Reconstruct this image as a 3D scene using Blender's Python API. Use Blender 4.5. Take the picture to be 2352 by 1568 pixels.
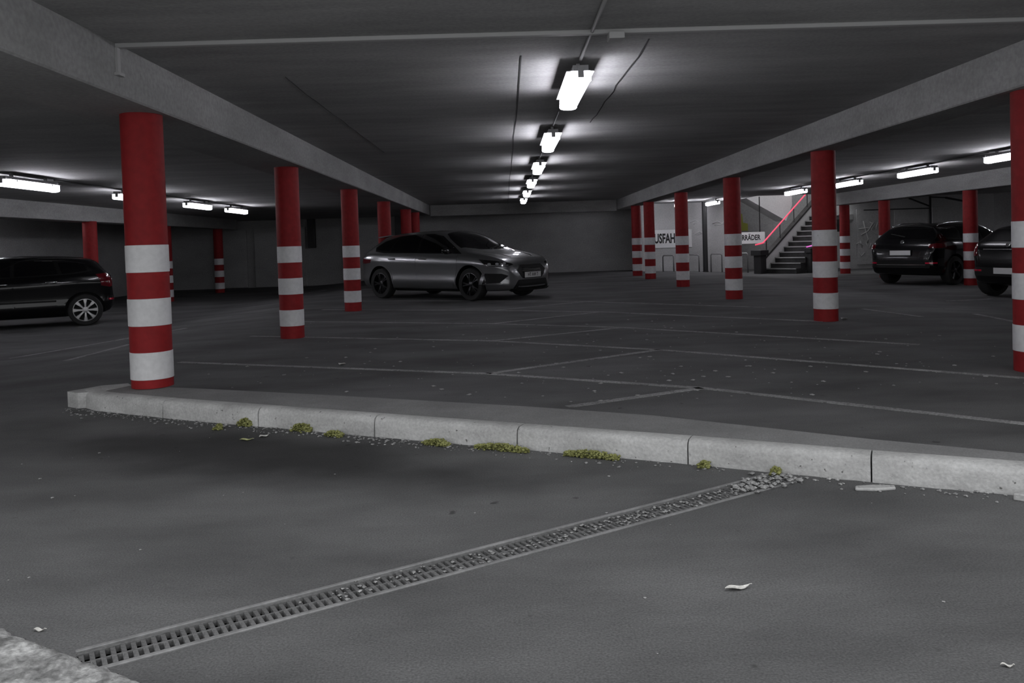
import bpy, bmesh, math, random
from mathutils import Vector, Matrix
from mathutils.bvhtree import BVHTree

for o in list(bpy.data.objects):
    bpy.data.objects.remove(o, do_unlink=True)
SC = bpy.context.scene
COL = SC.collection
R = math.radians

# ------------------------------------------------------------------ camera
FPX = 1850.0
cam_d = bpy.data.cameras.new('camera')
cam = bpy.data.objects.new('camera', cam_d)
COL.objects.link(cam)
cam_d.sensor_fit = 'HORIZONTAL'
cam_d.sensor_width = 36.0
cam_d.lens = 36.0 * FPX / 2352.0
cam_d.shift_y = -0.07307
cam_d.clip_start = 0.05
cam_d.clip_end = 200
cam.location = (0, 0, 1.13)
cam.rotation_mode = 'XYZ'
cam.rotation_euler = (Matrix.Rotation(-0.00885, 3, 'Z') @ Matrix.Rotation(math.pi / 2 - FPX / 65000.0, 3, 'X')
                      @ Matrix.Rotation(-0.031, 3, 'Z')).to_euler('XYZ')
SC.camera = cam

# ------------------------------------------------------------------ light, exposure
SKY = 1.5
LAMP = 38.0
world = bpy.data.worlds.new('overcast_sky')
SC.world = world
world.use_nodes = True
bg = world.node_tree.nodes['Background']
bg.inputs[0].default_value = (0.97, 0.98, 1.0, 1)
bg.inputs[1].default_value = SKY
SC.view_settings.view_transform = 'Standard'
SC.view_settings.look = 'None'
SC.view_settings.exposure = 0.0
SC.view_settings.gamma = 1.0
SC.view_settings.use_curve_mapping = False
SC.cycles.max_bounces = 5
SC.cycles.diffuse_bounces = 3
SC.cycles.glossy_bounces = 2
SC.cycles.caustics_reflective = False
SC.cycles.caustics_refractive = False
SC.cycles.sample_clamp_indirect = 4.0

# ------------------------------------------------------------------ materials
def new_mat(name):
    m = bpy.data.materials.new(name)
    m.use_nodes = True
    nt = m.node_tree
    return m, nt, nt.nodes['Principled BSDF']

def simple(name, col, rough=0.5, metal=0.0, coat=0.0, spec=0.5, emit=None, es=0.0):
    m, nt, b = new_mat(name)
    b.inputs['Base Color'].default_value = (*col, 1)
    b.inputs['Roughness'].default_value = rough
    b.inputs['Metallic'].default_value = metal
    b.inputs['Coat Weight'].default_value = coat
    b.inputs['Coat Roughness'].default_value = 0.04
    b.inputs['Specular IOR Level'].default_value = spec
    if emit:
        b.inputs['Emission Color'].default_value = (*emit, 1)
        b.inputs['Emission Strength'].default_value = es
    return m

def noisy(name, c0, c1, scale=(2, 2, 2), fine=60.0, fine_amt=0.35, rough=0.85, bump=0.25, bump_scale=80.0,
          spots=None, spot_scale=25.0, spot_col=(0.05, 0.05, 0.05), spec=0.3):
    """mottled mineral surface: broad clouds, fine grain, optional pits"""
    m, nt, b = new_mat(name)
    N, Lk = nt.nodes.new, nt.links.new
    tc = N('ShaderNodeTexCoord')
    mp = N('ShaderNodeMapping'); mp.inputs['Scale'].default_value = scale
    Lk(tc.outputs['Object'], mp.inputs['Vector'])
    n1 = N('ShaderNodeTexNoise'); n1.inputs['Scale'].default_value = 1.0; n1.inputs['Detail'].default_value = 6
    n1.inputs['Roughness'].default_value = 0.6
    Lk(mp.outputs[0], n1.inputs['Vector'])
    r1 = N('ShaderNodeValToRGB')
    r1.color_ramp.elements[0].position = 0.32; r1.color_ramp.elements[0].color = (*c0, 1)
    r1.color_ramp.elements[1].position = 0.68; r1.color_ramp.elements[1].color = (*c1, 1)
    Lk(n1.outputs['Fac'], r1.inputs[0])
    n2 = N('ShaderNodeTexNoise'); n2.inputs['Scale'].default_value = fine; n2.inputs['Detail'].default_value = 3
    Lk(tc.outputs['Object'], n2.inputs['Vector'])
    mr = N('ShaderNodeMapRange')
    mr.inputs['From Min'].default_value = 0.3; mr.inputs['From Max'].default_value = 0.7
    mr.inputs['To Min'].default_value = 1 - fine_amt; mr.inputs['To Max'].default_value = 1 + fine_amt
    Lk(n2.outputs['Fac'], mr.inputs['Value'])
    mul = N('ShaderNodeVectorMath'); mul.operation = 'SCALE'
    Lk(r1.outputs[0], mul.inputs[0]); Lk(mr.outputs[0], mul.inputs['Scale'])
    out = mul.outputs[0]
    if spots:
        n3 = N('ShaderNodeTexNoise'); n3.inputs['Scale'].default_value = spot_scale; n3.inputs['Detail'].default_value = 2
        Lk(tc.outputs['Object'], n3.inputs['Vector'])
        r3 = N('ShaderNodeValToRGB')
        r3.color_ramp.elements[0].position = spots; r3.color_ramp.elements[0].color = (0, 0, 0, 1)
        r3.color_ramp.elements[1].position = spots + 0.05; r3.color_ramp.elements[1].color = (1, 1, 1, 1)
        Lk(n3.outputs['Fac'], r3.inputs[0])
        mx = N('ShaderNodeMix'); mx.data_type = 'RGBA'
        Lk(r3.outputs[0], mx.inputs['Factor'])
        Lk(out, mx.inputs[6]); mx.inputs[7].default_value = (*spot_col, 1)
        out = mx.outputs[2]
    Lk(out, b.inputs['Base Color'])
    b.inputs['Roughness'].default_value = rough
    b.inputs['Specular IOR Level'].default_value = spec
    if bump:
        nb = N('ShaderNodeTexNoise'); nb.inputs['Scale'].default_value = bump_scale; nb.inputs['Detail'].default_value = 4
        Lk(tc.outputs['Object'], nb.inputs['Vector'])
        bp = N('ShaderNodeBump'); bp.inputs['Strength'].default_value = bump; bp.inputs['Distance'].default_value = 0.01
        Lk(nb.outputs['Fac'], bp.inputs['Height']); Lk(bp.outputs[0], b.inputs['Normal'])
    return m

M = {}
M['asphalt'] = noisy('asphalt', (0.060, 0.060, 0.061), (0.138, 0.138, 0.139), (0.55, 1.1, 1), 140, 0.28, 0.8, 0.35, 160, spots=0.71, spot_scale=9,
                     spot_col=(0.05, 0.05, 0.05))
# a wide ellipse with a noisy edge darkens the asphalt below the kerb
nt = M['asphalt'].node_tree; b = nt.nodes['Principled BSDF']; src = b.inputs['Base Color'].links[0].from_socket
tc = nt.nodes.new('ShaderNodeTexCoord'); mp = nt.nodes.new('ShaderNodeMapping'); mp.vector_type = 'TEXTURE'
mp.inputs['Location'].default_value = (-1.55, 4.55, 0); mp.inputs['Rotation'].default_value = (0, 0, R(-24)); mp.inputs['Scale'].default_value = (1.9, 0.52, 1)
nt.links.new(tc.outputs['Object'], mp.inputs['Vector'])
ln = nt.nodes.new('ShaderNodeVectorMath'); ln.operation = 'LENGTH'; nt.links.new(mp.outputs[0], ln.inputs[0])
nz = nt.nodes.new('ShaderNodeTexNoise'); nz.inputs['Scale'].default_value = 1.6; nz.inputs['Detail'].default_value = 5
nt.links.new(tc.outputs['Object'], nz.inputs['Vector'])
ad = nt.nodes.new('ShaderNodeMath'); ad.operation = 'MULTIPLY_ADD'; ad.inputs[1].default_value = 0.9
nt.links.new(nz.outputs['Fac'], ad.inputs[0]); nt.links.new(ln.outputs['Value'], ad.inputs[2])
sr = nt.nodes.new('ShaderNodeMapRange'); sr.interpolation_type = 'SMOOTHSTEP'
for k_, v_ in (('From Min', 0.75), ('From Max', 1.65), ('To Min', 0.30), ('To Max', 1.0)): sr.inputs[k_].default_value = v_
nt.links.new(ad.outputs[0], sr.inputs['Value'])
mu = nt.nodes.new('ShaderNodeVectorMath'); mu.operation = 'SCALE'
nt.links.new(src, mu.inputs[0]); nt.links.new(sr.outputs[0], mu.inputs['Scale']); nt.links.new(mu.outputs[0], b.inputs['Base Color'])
M['ceiling'] = noisy('ceiling_concrete', (0.30, 0.30, 0.298), (0.41, 0.41, 0.408), (0.7, 3.0, 1), 35, 0.10, 0.9, 0.12, 40)
M['beam'] = noisy('beam_concrete', (0.27, 0.27, 0.268), (0.37, 0.37, 0.368), (1.2, 0.8, 3), 30, 0.12, 0.9, 0.15, 40, spots=0.72, spot_scale=7,
                  spot_col=(0.24, 0.24, 0.24))
M['wall'] = noisy('wall_concrete', (0.28, 0.28, 0.28), (0.40, 0.40, 0.40), (0.5, 0.5, 0.8), 25, 0.12, 0.9, 0.15, 30)
M['wall_pale'] = noisy('wall_pale_render', (0.40, 0.40, 0.40), (0.54, 0.54, 0.54), (0.6, 0.6, 0.9), 25, 0.10, 0.85, 0.1, 30)
M['kerb'] = noisy('kerb_concrete', (0.31, 0.31, 0.305), (0.47, 0.47, 0.465), (3, 3, 6), 70, 0.12, 0.9, 0.5, 45, spots=0.70, spot_scale=42,
                  spot_col=(0.12, 0.12, 0.115))
M['island'] = noisy('island_screed', (0.17, 0.17, 0.17), (0.23, 0.23, 0.23), (2.5, 2.5, 2.5), 120, 0.15, 0.9, 0.4, 110)
M['rough'] = noisy('rough_stone_setts', (0.12, 0.12, 0.118), (0.42, 0.42, 0.415), (14, 14, 14), 60, 0.35, 0.9, 0.9, 35)
M['red'] = noisy('red_column_paint', (0.205, 0.012, 0.014), (0.25, 0.016, 0.018), (2, 2, 1.2), 18, 0.10, 0.6, 0.1, 30, spec=0.18)
M['white'] = noisy('white_column_paint', (0.56, 0.56, 0.57), (0.66, 0.66, 0.67), (3, 3, 2), 25, 0.06, 0.55, 0.1, 30, spots=0.74, spot_scale=12,
                   spot_col=(0.42, 0.42, 0.42), spec=0.4)
M['line'] = noisy('worn_line_paint', (0.16, 0.16, 0.16), (0.33, 0.33, 0.33), (3, 3, 3), 70, 0.4, 0.8, 0.2, 90, spots=0.62, spot_scale=16,
                  spot_col=(0.10, 0.10, 0.10))
M['joint'] = simple('joint_filler', (0.045, 0.045, 0.045), 0.9)
M['iron'] = noisy('cast_iron', (0.09, 0.09, 0.09), (0.15, 0.15, 0.15), (8, 8, 8), 90, 0.3, 0.6, 0.3, 80)
M['galv'] = noisy('galvanised_steel', (0.13, 0.13, 0.13), (0.24, 0.24, 0.24), (6, 6, 6), 50, 0.15, 0.5, 0.1, 40, spec=0.5)
M['pit'] = simple('drain_pit', (0.012, 0.012, 0.012), 0.95)
M['housing'] = simple('lamp_housing', (0.30, 0.30, 0.31), 0.5)
M['diffuser'] = simple('lamp_diffuser_lit', (0.8, 0.8, 0.8), 0.5, emit=(0.93, 0.92, 1.0), es=LAMP)
M['diffuser_side'] = simple('lamp_prism_side_lit', (0.8, 0.8, 0.8), 0.5, emit=(0.93, 0.92, 1.0), es=LAMP)
M['diffuser'].node_tree.nodes['Principled BSDF'].inputs['Emission Strength'].default_value = LAMP * 0.14
M['conduit'] = simple('conduit_grey', (0.42, 0.42, 0.42), 0.55)
M['conduit_dark'] = simple('conduit_dark_grey', (0.14, 0.14, 0.14), 0.55)
M['steel_dark'] = simple('dark_painted_steel', (0.018, 0.018, 0.019), 0.5)
M['rack'] = simple('rack_tube_steel', (0.28, 0.28, 0.28), 0.35, 0.7)
M['sign'] = simple('sign_board_white', (0.80, 0.80, 0.80), 0.5)
M['ink'] = simple('sign_ink_black', (0.012, 0.012, 0.012), 0.6)
M['step'] = noisy('stair_step_dark', (0.03, 0.03, 0.03), (0.06, 0.06, 0.06), (3, 3, 3), 60, 0.2, 0.8, 0.2, 60)
M['nosing'] = simple('step_nosing_pale', (0.38, 0.38, 0.38), 0.6)
M['plaster'] = noisy('stair_plaster_white', (0.62, 0.62, 0.62), (0.74, 0.74, 0.74), (1, 1, 1), 20, 0.06, 0.8, 0.08, 25)
M['rail_lit'] = simple('handrail_led_red', (0.6, 0.04, 0.09), 0.4, emit=(1.0, 0.09, 0.17), es=0.75)
M['rail_violet'] = simple('handrail_led_violet', (0.5, 0.1, 0.4), 0.4, emit=(0.75, 0.16, 0.62), es=0.9)
M['graffiti'] = simple('graffiti_white', (0.62, 0.62, 0.62), 0.7)
M['graffiti_yellow'] = simple('graffiti_olive', (0.34, 0.35, 0.07), 0.8)
M['moss'] = noisy('moss_green', (0.12, 0.125, 0.035), (0.32, 0.33, 0.13), (30, 30, 30), 200, 0.4, 0.95, 0.5, 200)
M['pebble'] = noisy('pebble_grey', (0.12, 0.12, 0.12), (0.36, 0.36, 0.355), (25, 25, 25), 150, 0.2, 0.9, 0.3, 120)
M['leaf_pale'] = noisy('dry_leaf_pale', (0.50, 0.49, 0.46), (0.70, 0.69, 0.66), (30, 30, 30), 120, 0.15, 0.7, 0.2, 100)
M['leaf_green'] = noisy('leaf_yellow_green', (0.34, 0.35, 0.15), (0.55, 0.56, 0.33), (30, 30, 30), 120, 0.15, 0.7, 0.2, 100)
M['litter'] = simple('pale_litter', (0.30, 0.30, 0.295), 0.8)
# cars
M['silver'] = simple('car_paint_silver', (0.205, 0.208, 0.214), 0.31, 0.8, 0.9)
M['black_paint'] = simple('car_paint_black', (0.0025, 0.0025, 0.003), 0.22, 0.0, 0.35, 0.25)
M['glass'] = simple('tinted_glass', (0.003, 0.003, 0.0035), 0.05, 0.0, 0.0, 0.35)
M['plastic'] = simple('black_plastic', (0.006, 0.006, 0.006), 0.6, spec=0.25)
M['gloss'] = simple('gloss_black_trim', (0.008, 0.008, 0.008), 0.15)
M['rubber'] = simple('tyre_rubber', (0.014, 0.014, 0.014), 0.85)
M['rim_dark'] = simple('dark_alloy', (0.045, 0.045, 0.047), 0.3, 0.8)
M['rim_silver'] = simple('silver_alloy', (0.50, 0.50, 0.50), 0.38, 0.6)
M['chrome'] = simple('chrome', (0.75, 0.75, 0.75), 0.12, 1.0)
M['lens'] = simple('lamp_lens_clear', (0.55, 0.56, 0.58), 0.08, 0.6, 0.8)
M['tail'] = simple('tail_lens_dark_red', (0.09, 0.002, 0.006), 0.12, 0.0, 0.6)
M['reflector'] = simple('reflector_red', (0.42, 0.004, 0.03), 0.2, 0.0, 0.8)
M['plate'] = simple('number_plate_white', (0.60, 0.60, 0.60), 0.45)

# ------------------------------------------------------------------ mesh helpers
class MB:
    def __init__(self):
        self.v = []; self.f = []
    def add(self, vs, fs):
        k = len(self.v)
        self.v += [tuple(p) for p in vs]
        self.f += [tuple(i + k for i in f) for f in fs]
        return self
    def box(self, lo, hi, m=None):
        x0, y0, z0 = lo; x1, y1, z1 = hi
        vs = [(x0, y0, z0), (x1, y0, z0), (x1, y1, z0), (x0, y1, z0), (x0, y0, z1), (x1, y0, z1), (x1, y1, z1), (x0, y1, z1)]
        if m is not None: vs = [m @ Vector(p) for p in vs]
        return self.add(vs, [(0, 3, 2, 1), (4, 5, 6, 7), (0, 1, 5, 4), (1, 2, 6, 5), (2, 3, 7, 6), (3, 0, 4, 7)])
    def prism(self, pts, z0, z1):
        """pts: ccw outline in xy"""
        n = len(pts)
        vs = [(p[0], p[1], z0) for p in pts] + [(p[0], p[1], z1) for p in pts]
        fs = [tuple(range(n))[::-1], tuple(range(n, 2 * n))] + [(i, (i + 1) % n, n + (i + 1) % n, n + i) for i in range(n)]
        return self.add(vs, fs)
    def loft(self, rings, close=True, cap=True):
        n = len(rings[0]); k = len(self.v)
        vs = [p for r in rings for p in r]; fs = []
        for i in range(len(rings) - 1):
            for j in range(n if close else n - 1):
                j2 = (j + 1) % n
                fs.append((i * n + j, i * n + j2, (i + 1) * n + j2, (i + 1) * n + j))
        if cap and close:
            fs.append(tuple(range(n))[::-1]); fs.append(tuple((len(rings) - 1) * n + j for j in range(n)))
        return self.add(vs, fs)
    def tube(self, pts, r, n=8, cap=True):
        pts = [Vector(p) for p in pts]; rings = []
        prev = None
        for i, p in enumerate(pts):
            if i == 0: d = pts[1] - pts[0]
            elif i == len(pts) - 1: d = pts[-1] - pts[-2]
            else: d = (pts[i + 1] - p).normalized() + (p - pts[i - 1]).normalized()
            d.normalize()
            a = prev if prev is not None and abs(prev.dot(d)) < 0.95 else (Vector((0, 0, 1)) if abs(d.z) < 0.9 else Vector((1, 0, 0)))
            u = (a - d * a.dot(d)).normalized(); w = d.cross(u); prev = u
            rr = r[i] if isinstance(r, (list, tuple)) else r
            rings.append([p + u * rr * math.cos(2 * math.pi * k / n) + w * rr * math.sin(2 * math.pi * k / n) for k in range(n)])
        return self.loft(rings, True, cap)
    def lathe(self, prof, n=32, axis='Z', m=None, closed=False):
        """prof: (radius, height) list; closed ends when radius 0"""
        rings = []
        for r, h in prof:
            ring = []
            for k in range(n):
                a = 2 * math.pi * k / n
                p = (r * math.cos(a), r * math.sin(a), h) if axis == 'Z' else (r * math.cos(a), h, -r * math.sin(a))
                ring.append(m @ Vector(p) if m is not None else p)
            rings.append(ring)
        if closed: return self.loft(rings + [rings[0]], True, False)
        return self.loft(rings, True, True)
    def build(self, name, mat, parent=None, smooth=False, angle=None):
        me = bpy.data.meshes.new(name)
        me.from_pydata([tuple(p) for p in self.v], [], self.f)
        me.update()
        me.materials.append(M[mat] if isinstance(mat, str) else mat)
        return link(name, me, parent, smooth, angle)

def link(name, me, parent=None, smooth=False, angle=None):
    o = bpy.data.objects.new(name, me)
    COL.objects.link(o)
    if parent is not None: o.parent = parent
    if smooth:
        me.polygons.foreach_set('use_smooth', [True] * len(me.polygons))
        if angle:
            try: me.set_sharp_from_angle(angle=R(angle))
            except Exception: pass
    return o

def empty(name, loc=(0, 0, 0), rz=0.0):
    o = bpy.data.objects.new(name, None)
    COL.objects.link(o)
    o.location = loc; o.rotation_euler = (0, 0, rz)
    o.empty_display_size = 0.1
    return o

def tag(o, label, cat=None, group=None, kind=None):
    if label: o['label'] = label
    if cat: o['category'] = cat
    if group: o['group'] = group
    if kind: o['kind'] = kind
    return o

def copy_tree(o, parent=None):
    c = o.copy(); COL.objects.link(c)
    if parent is not None: c.parent = parent
    for ch in list(o.children): copy_tree(ch, c)
    return c

def bevel_obj(o, w=0.01, seg=2):
    bm = bmesh.new(); bm.from_mesh(o.data)
    bmesh.ops.bevel(bm, geom=bm.edges[:], offset=w, segments=seg, affect='EDGES', profile=0.5, clamp_overlap=True)
    bm.to_mesh(o.data); bm.free()
    return o

def smoothstep(a, b, x):
    t = max(0.0, min(1.0, (x - a) / (b - a))); return t * t * (3 - 2 * t)

def floor_z(x):
    return -0.22 * smoothstep(-3.6, -7.6, x) - 0.14 * smoothstep(5.0, 9.0, x)

# ================================================================== SETTING
CEIL = 2.54; CEIL_L = 2.28; CEIL_R = 2.39
Y0 = 3.2                                     # outer edge of the slab above the entrance
# drain line frame
DA = Vector((-1.225, 2.223)); DB = Vector((1.30, 3.738))
DD = (DB - DA).normalized(); DN = Vector((-DD.y, DD.x)); DLEN = (DB - DA).length; DW = 0.082

def make_floor():
    bm = bmesh.new()
    xs = [-16, -12, -9, -8, -7.6, -7, -6.4, -5.8, -5.2, -4.6, -4, -3.6, -2.4, -1.4, 0, 1.5, 3, 5, 5.7, 6.4, 7, 7.6, 8.2, 9, 12, 19]
    ys = [-16, -6, -1, 1.2, 2.1, 3.9, 6, 9, 12, 16, 20, 24, 28, 32]
    g = [[bm.verts.new((x, y, floor_z(x))) for x in xs] for y in ys]
    for j in range(len(ys) - 1):
        for i in range(len(xs) - 1):
            bm.faces.new((g[j][i], g[j][i + 1], g[j + 1][i + 1], g[j + 1][i]))
    for p, n in ((DA + DN * DW, DN), (DA - DN * DW, DN), (DA, DD), (DB, DD)):
        bmesh.ops.bisect_plane(bm, geom=bm.verts[:] + bm.edges[:] + bm.faces[:], plane_co=(p.x, p.y, 0), plane_no=(n.x, n.y, 0))
    dead = []
    for f in bm.faces:
        c = f.calc_center_median(); q = Vector((c.x, c.y)) - DA
        if 0 < q.dot(DD) < DLEN and abs(q.dot(DN)) < DW: dead.append(f)
    bmesh.ops.delete(bm, geom=dead, context='FACES')
    me = bpy.data.meshes.new('floor'); bm.to_mesh(me); bm.free()
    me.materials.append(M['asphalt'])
    o = link('floor', me)
    return tag(o, 'dark asphalt floor of the parking level', 'floor', kind='structure')
FLOOR = make_floor()

def struct(name, mb, mat, label, cat, smooth=False):
    return tag(mb.build(name, mat, None, smooth), label, cat, kind='structure')

ceil = struct('ceiling', MB().box((-2.9, Y0, CEIL), (4.3, 30.4, CEIL + 0.3)), 'ceiling', 'grey concrete ceiling slab over the central aisle', 'ceiling')
struct('ceiling.001', MB().box((-15, Y0, CEIL_L), (-2.905, 30.4, CEIL_L + 0.4)), 'ceiling', 'grey concrete ceiling slab over the bay with the black compact car', 'ceiling')
struct('ceiling.002', MB().box((4.305, Y0, CEIL_R), (17.8, 25.3, CEIL_R + 0.34)).box((4.305, 25.3, CEIL_R), (8.0, 31.4, CEIL_R + 0.34)).box((12.3, 25.3, CEIL_R), (17.8, 31.4, CEIL_R + 0.34)), 'ceiling', 'grey concrete ceiling slab over the bay leading to the stairs', 'ceiling')
for x, ya, yb, w in ((0.17, 6.1, 27.8, 0.011), (1.07, 5.7, 9.6, 0.011), (-1.74, 6.6, 12.0, 0.006)):
    n = 14; mb = MB(); rnd = random.Random(int(x * 100))
    P = [(x + rnd.uniform(-.012, .012), ya + (yb - ya) * k / n) for k in range(n + 1)]
    for k in range(n):
        (xa, y_a), (xb, y_b) = P[k], P[k + 1]
        mb.prism([(xa - w / 2, y_a), (xa + w / 2, y_a), (xb + w / 2, y_b), (xb - w / 2, y_b)], CEIL - 0.003, CEIL + 0.004)
    mb.build('joint_line', 'joint', ceil)

def beam(x0, x1, ya, yb, z0, z1, label):
    o = MB().box((x0, ya, z0), (x1, yb, z1)).build('beam', 'beam')
    bevel_obj(o, 0.012, 1)
    return tag(o, label, 'beam', kind='structure')
beam(-3.22, -2.54, Y0, 27.9, 2.2, CEIL + 0.05, 'long concrete ceiling beam above the column row beside the silver car')
beam(3.95, 4.38, Y0, 27.9, 2.2, CEIL + 0.05, 'long concrete ceiling beam above the column row before the stairs')
beam(-9.9, -9.42, Y0, 28.6, 1.93, CEIL_L + 0.05, 'outer concrete beam behind the black compact car')
beam(10.46, 10.92, Y0, 25.6, 2.02, CEIL_R + 0.05, 'outer concrete beam above the black estate car')
beam(-2.53, 3.94, 27.9, 28.3, 2.16, CEIL + 0.05, 'dark cross beam closing the far end of the central aisle')
# walls
struct('wall_back', MB().box((-15, 30.2, -0.4), (4.9, 30.5, 2.9)), 'wall', 'dim concrete back wall behind the silver car', 'wall')
struct('wall_left', MB().box((-13.1, 3.5, -0.4), (-12.8, 30.2, 2.9)), 'wall', 'dim concrete side wall behind the black compact car', 'wall')
struct('wall_right', MB().box((17.5, 3.5, -0.4), (17.8, 31.2, 2.9)), 'wall', 'concrete side wall past the parked black cars', 'wall')
struct('wall_front', MB().box((-14.8, 3.2, -0.4), (-7.5, 3.5, 2.9)), 'wall', 'concrete outer wall on the compact car side of the entrance', 'wall')
struct('wall_front.001', MB().box((8.0, 3.2, -0.4), (17.8, 3.5, 2.9)), 'wall', 'concrete outer wall on the stairs side of the entrance', 'wall')
struct('wall_sign', MB().box((4.9, 28.6, -0.3), (8.02, 28.85, 2.6)).box((4.9, 28.85, -0.3), (5.1, 30.5, 2.6)), 'wall_pale',
       'pale rendered wall carrying the exit sign', 'wall')
struct('wall_stairwell', MB().box((7.8, 25.3, CEIL_R + .34), (8.0, 31.2, 4.8)).box((12.3, 25.3, CEIL_R + .34), (12.5, 31.2, 4.8))
       .box((7.8, 25.1, CEIL_R + .34), (12.5, 25.3, 4.8)), 'wall_pale', 'pale upper walls of the stairwell above the slab', 'wall')
struct('wall_recess', MB().box((8.0, 30.9, -0.3), (12.4, 31.2, 4.8)).box((8.02, 28.85, -0.3), (8.2, 30.9, 2.6)), 'wall', 'shadowed recess wall behind the staircase', 'wall')
struct('wall_graffiti', MB().box((12.3, 28.6, -0.3), (17.5, 28.85, 2.6)).box((12.3, 28.85, -0.3), (12.5, 31.2, 2.6)), 'wall_pale',
       'pale wall with white graffiti beyond the black estate car', 'wall')
# faint wall panels and dark pilasters of the far back wall
for i, (xa, xb, za, zb, mt) in enumerate(((-10.8, -9.6, -.2, 1.95, 'wall'), (-9.3, -7.4, -.2, 2.0, 'wall'), (-6.0, -4.6, -.1, 2.0, 'wall'))):
    o = MB().box((xa, 30.08, za), (xb, 30.2, zb)).build('wall_panel', mt); bevel_obj(o, .01, 1)
    tag(o, ['concrete wall panel behind the outermost far columns', 'wide concrete wall panel right of the outer far columns',
            'concrete wall panel behind the second column of the near row'][i], 'panel', kind='structure')
for i, x in enumerate((-7.15, -3.9)):
    o = MB().box((x - .13, 29.95, 1.2), (x + .13, 30.2, CEIL_L)).build('hanging_pier', 'steel_dark')
    bevel_obj(o, .01, 1)
    tag(o, ['dark downstand pier on the back wall, left one', 'dark downstand pier on the back wall, right one'][i], 'pier', kind='structure')

struct('ground_forecourt', MB().box((-15, -16, -.02), (18, 1.72, .004)), 'wall_pale', 'pale paved forecourt outside the entrance', 'ground')
# ------------------------------------------------------------------ columns
def column(x, y, zb, zt, label, group, base=0.16, r=0.152):
    t = empty('striped_column', (x, y, zb))
    h = zt - zb
    MB().lathe([(r, 0), (r, h)], 40).build('shaft', 'red', t, True, 40)
    for k in range(3):
        z = base + k * 0.4075 + (0 if base > 0.1 else 0)
        MB().lathe([(r + .001, z), (r + .0035, z + .002), (r + .0035, z + .206), (r + .001, z + .208)], 40).build('white_band', 'white', t, True, 40)
    tag(t, label, 'column', group)
    return t
GL, GR, GOL, GOR = 'columns beside the silver car', 'columns in front of the stairs', 'outer columns behind the black compact car', 'outer columns beside the black estate car'
column(-2.75, 6.23, 0.118, 2.2, 'large red column with white bands standing on the kerb island', GL, base=0.065)
for y, lb in ((10.45, 'red striped column on the asphalt just behind the kerb island column'),
              (14.65, 'red striped column directly left of the silver car'),
              (18.85, 'red column rising behind the rear roof edge of the silver car'),
              (23.05, 'dim red column above the silver car roof, left one of the close pair'),
              (25.3, 'dim red column above the silver car roof, right one of the close pair')):
    column(-2.78, y, 0, 2.2, lb, GL)
for y, lb in ((6.3, 'red striped column cut by the right edge of the picture'),
              (10.45, 'large red striped column in front of the staircase'),
              (14.65, 'red striped column just left of the bicycle sign'),
              (18.85, 'red striped column in front of the exit sign board'),
              (23.05, 'dim red striped column at the left edge of the exit sign, right one of the close pair'),
              (25.3, 'dim red striped column, farthest and leftmost of the row before the stairs')):
    column(4.17, y, 0, 2.2, lb, GR)
for x, y, lb in ((-9.5, 18.6, 'dim red striped column behind the tail of the black compact car'),
                 (-9.65, 23.1, 'thin red striped column seen just right of the kerb island column'),
                 (-9.65, 27.3, 'thin red striped column, farthest one near the pale wall panel')):
    column(x, y, floor_z(x), 1.94, lb, GOL, base=0.13)
for x, y, lb in ((10.65, 18.3, 'red striped column in front of the black estate car'),
                 (10.72, 22.6, 'dark red column rising behind the roof of the black estate car'),
                 (10.78, 25.4, 'dark red striped column right beside the staircase')):
    column(x, y, floor_z(x), 2.03, lb, GOR)

# ------------------------------------------------------------------ kerb island
FRONT = [(-3.30, 6.04), (-2.32, 5.52), (-0.99, 4.88), (0.10, 4.36), (0.96, 3.95), (1.63, 3.60), (2.17, 3.34), (3.4, 2.75), (4.6, 2.17)]
BACK = [(-3.10, 6.36), (-2.16, 5.99), (-1.10, 5.54), (0.12, 4.99), (0.83, 4.62), (1.77, 3.93), (2.29, 3.60), (3.45, 3.0), (4.65, 2.4)]
def along(P, s):
    for a, b in zip(P, P[1:]):
        d = math.dist(a, b)
        if s <= d: return Vector(a) + (Vector(b) - Vector(a)) * (s / d)
        s -= d
    return Vector(P[-1])
FL = sum(math.dist(a, b) for a, b in zip(FRONT, FRONT[1:]))
island = empty('kerb_island', (0, 0, 0))
tag(island, 'long raised kerb island crossing in front of the parking bays', 'kerb')
# screed fill
inner = [along(FRONT, s) + Vector((0.44, 0.90)) * 0.118 for s in [0.08] + [FL * k / 24 for k in range(1, 24)] + [FL]]
fill = [tuple(p) for p in inner] + [tuple(p) for p in BACK[::-1]]
MB().prism(fill, 0.0, 0.114).build('screed_fill', 'island', island)
# stones
cuts = [0.0, 1.02, 1.88, 2.78, 3.72, 4.66, 5.50, 6.40, 7.30, 8.20, FL]
rnd = random.Random(5)
for a, b in zip(cuts, cuts[1:]):
    g = 0.0035; rings = []; ns = 14
    jz = rnd.uniform(-.004, .004); jn = rnd.uniform(-.006, .006)
    for k in range(ns + 1):
        s = a + g + (b - a - 2 * g) * k / ns
        p = along(FRONT, s); q = along(FRONT, min(s + .05, FL)); q0 = along(FRONT, max(s - .05, 0))
        d = (q - q0).normalized(); nrm = Vector((-d.y, d.x))
        e = rnd.uniform(-.004, .004)
        prof = [(0.0 + jn + e, -0.03), (0.004 + jn + e, .02), (0.006 + jn, .085), (.014 + jn, .108 + jz), (.034 + jn, .121 + jz), (.10, .122 + jz), (.128, .117), (.128, -.03)]
        if a == 0 and k < 5:
            sh = (1 - (k / 5)) ** 2
            prof = [(u + 0.10 * sh if u < .1 else u + .14 * sh, z) for u, z in prof]
        rings.append([(p.x + nrm.x * u, p.y + nrm.y * u, z) for u, z in prof])
    mb = MB().loft(rings)
    mb.f = [f[::-1] for f in mb.f]
    o = mb.build('kerb_stone', 'kerb', island, True, 50)
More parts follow.
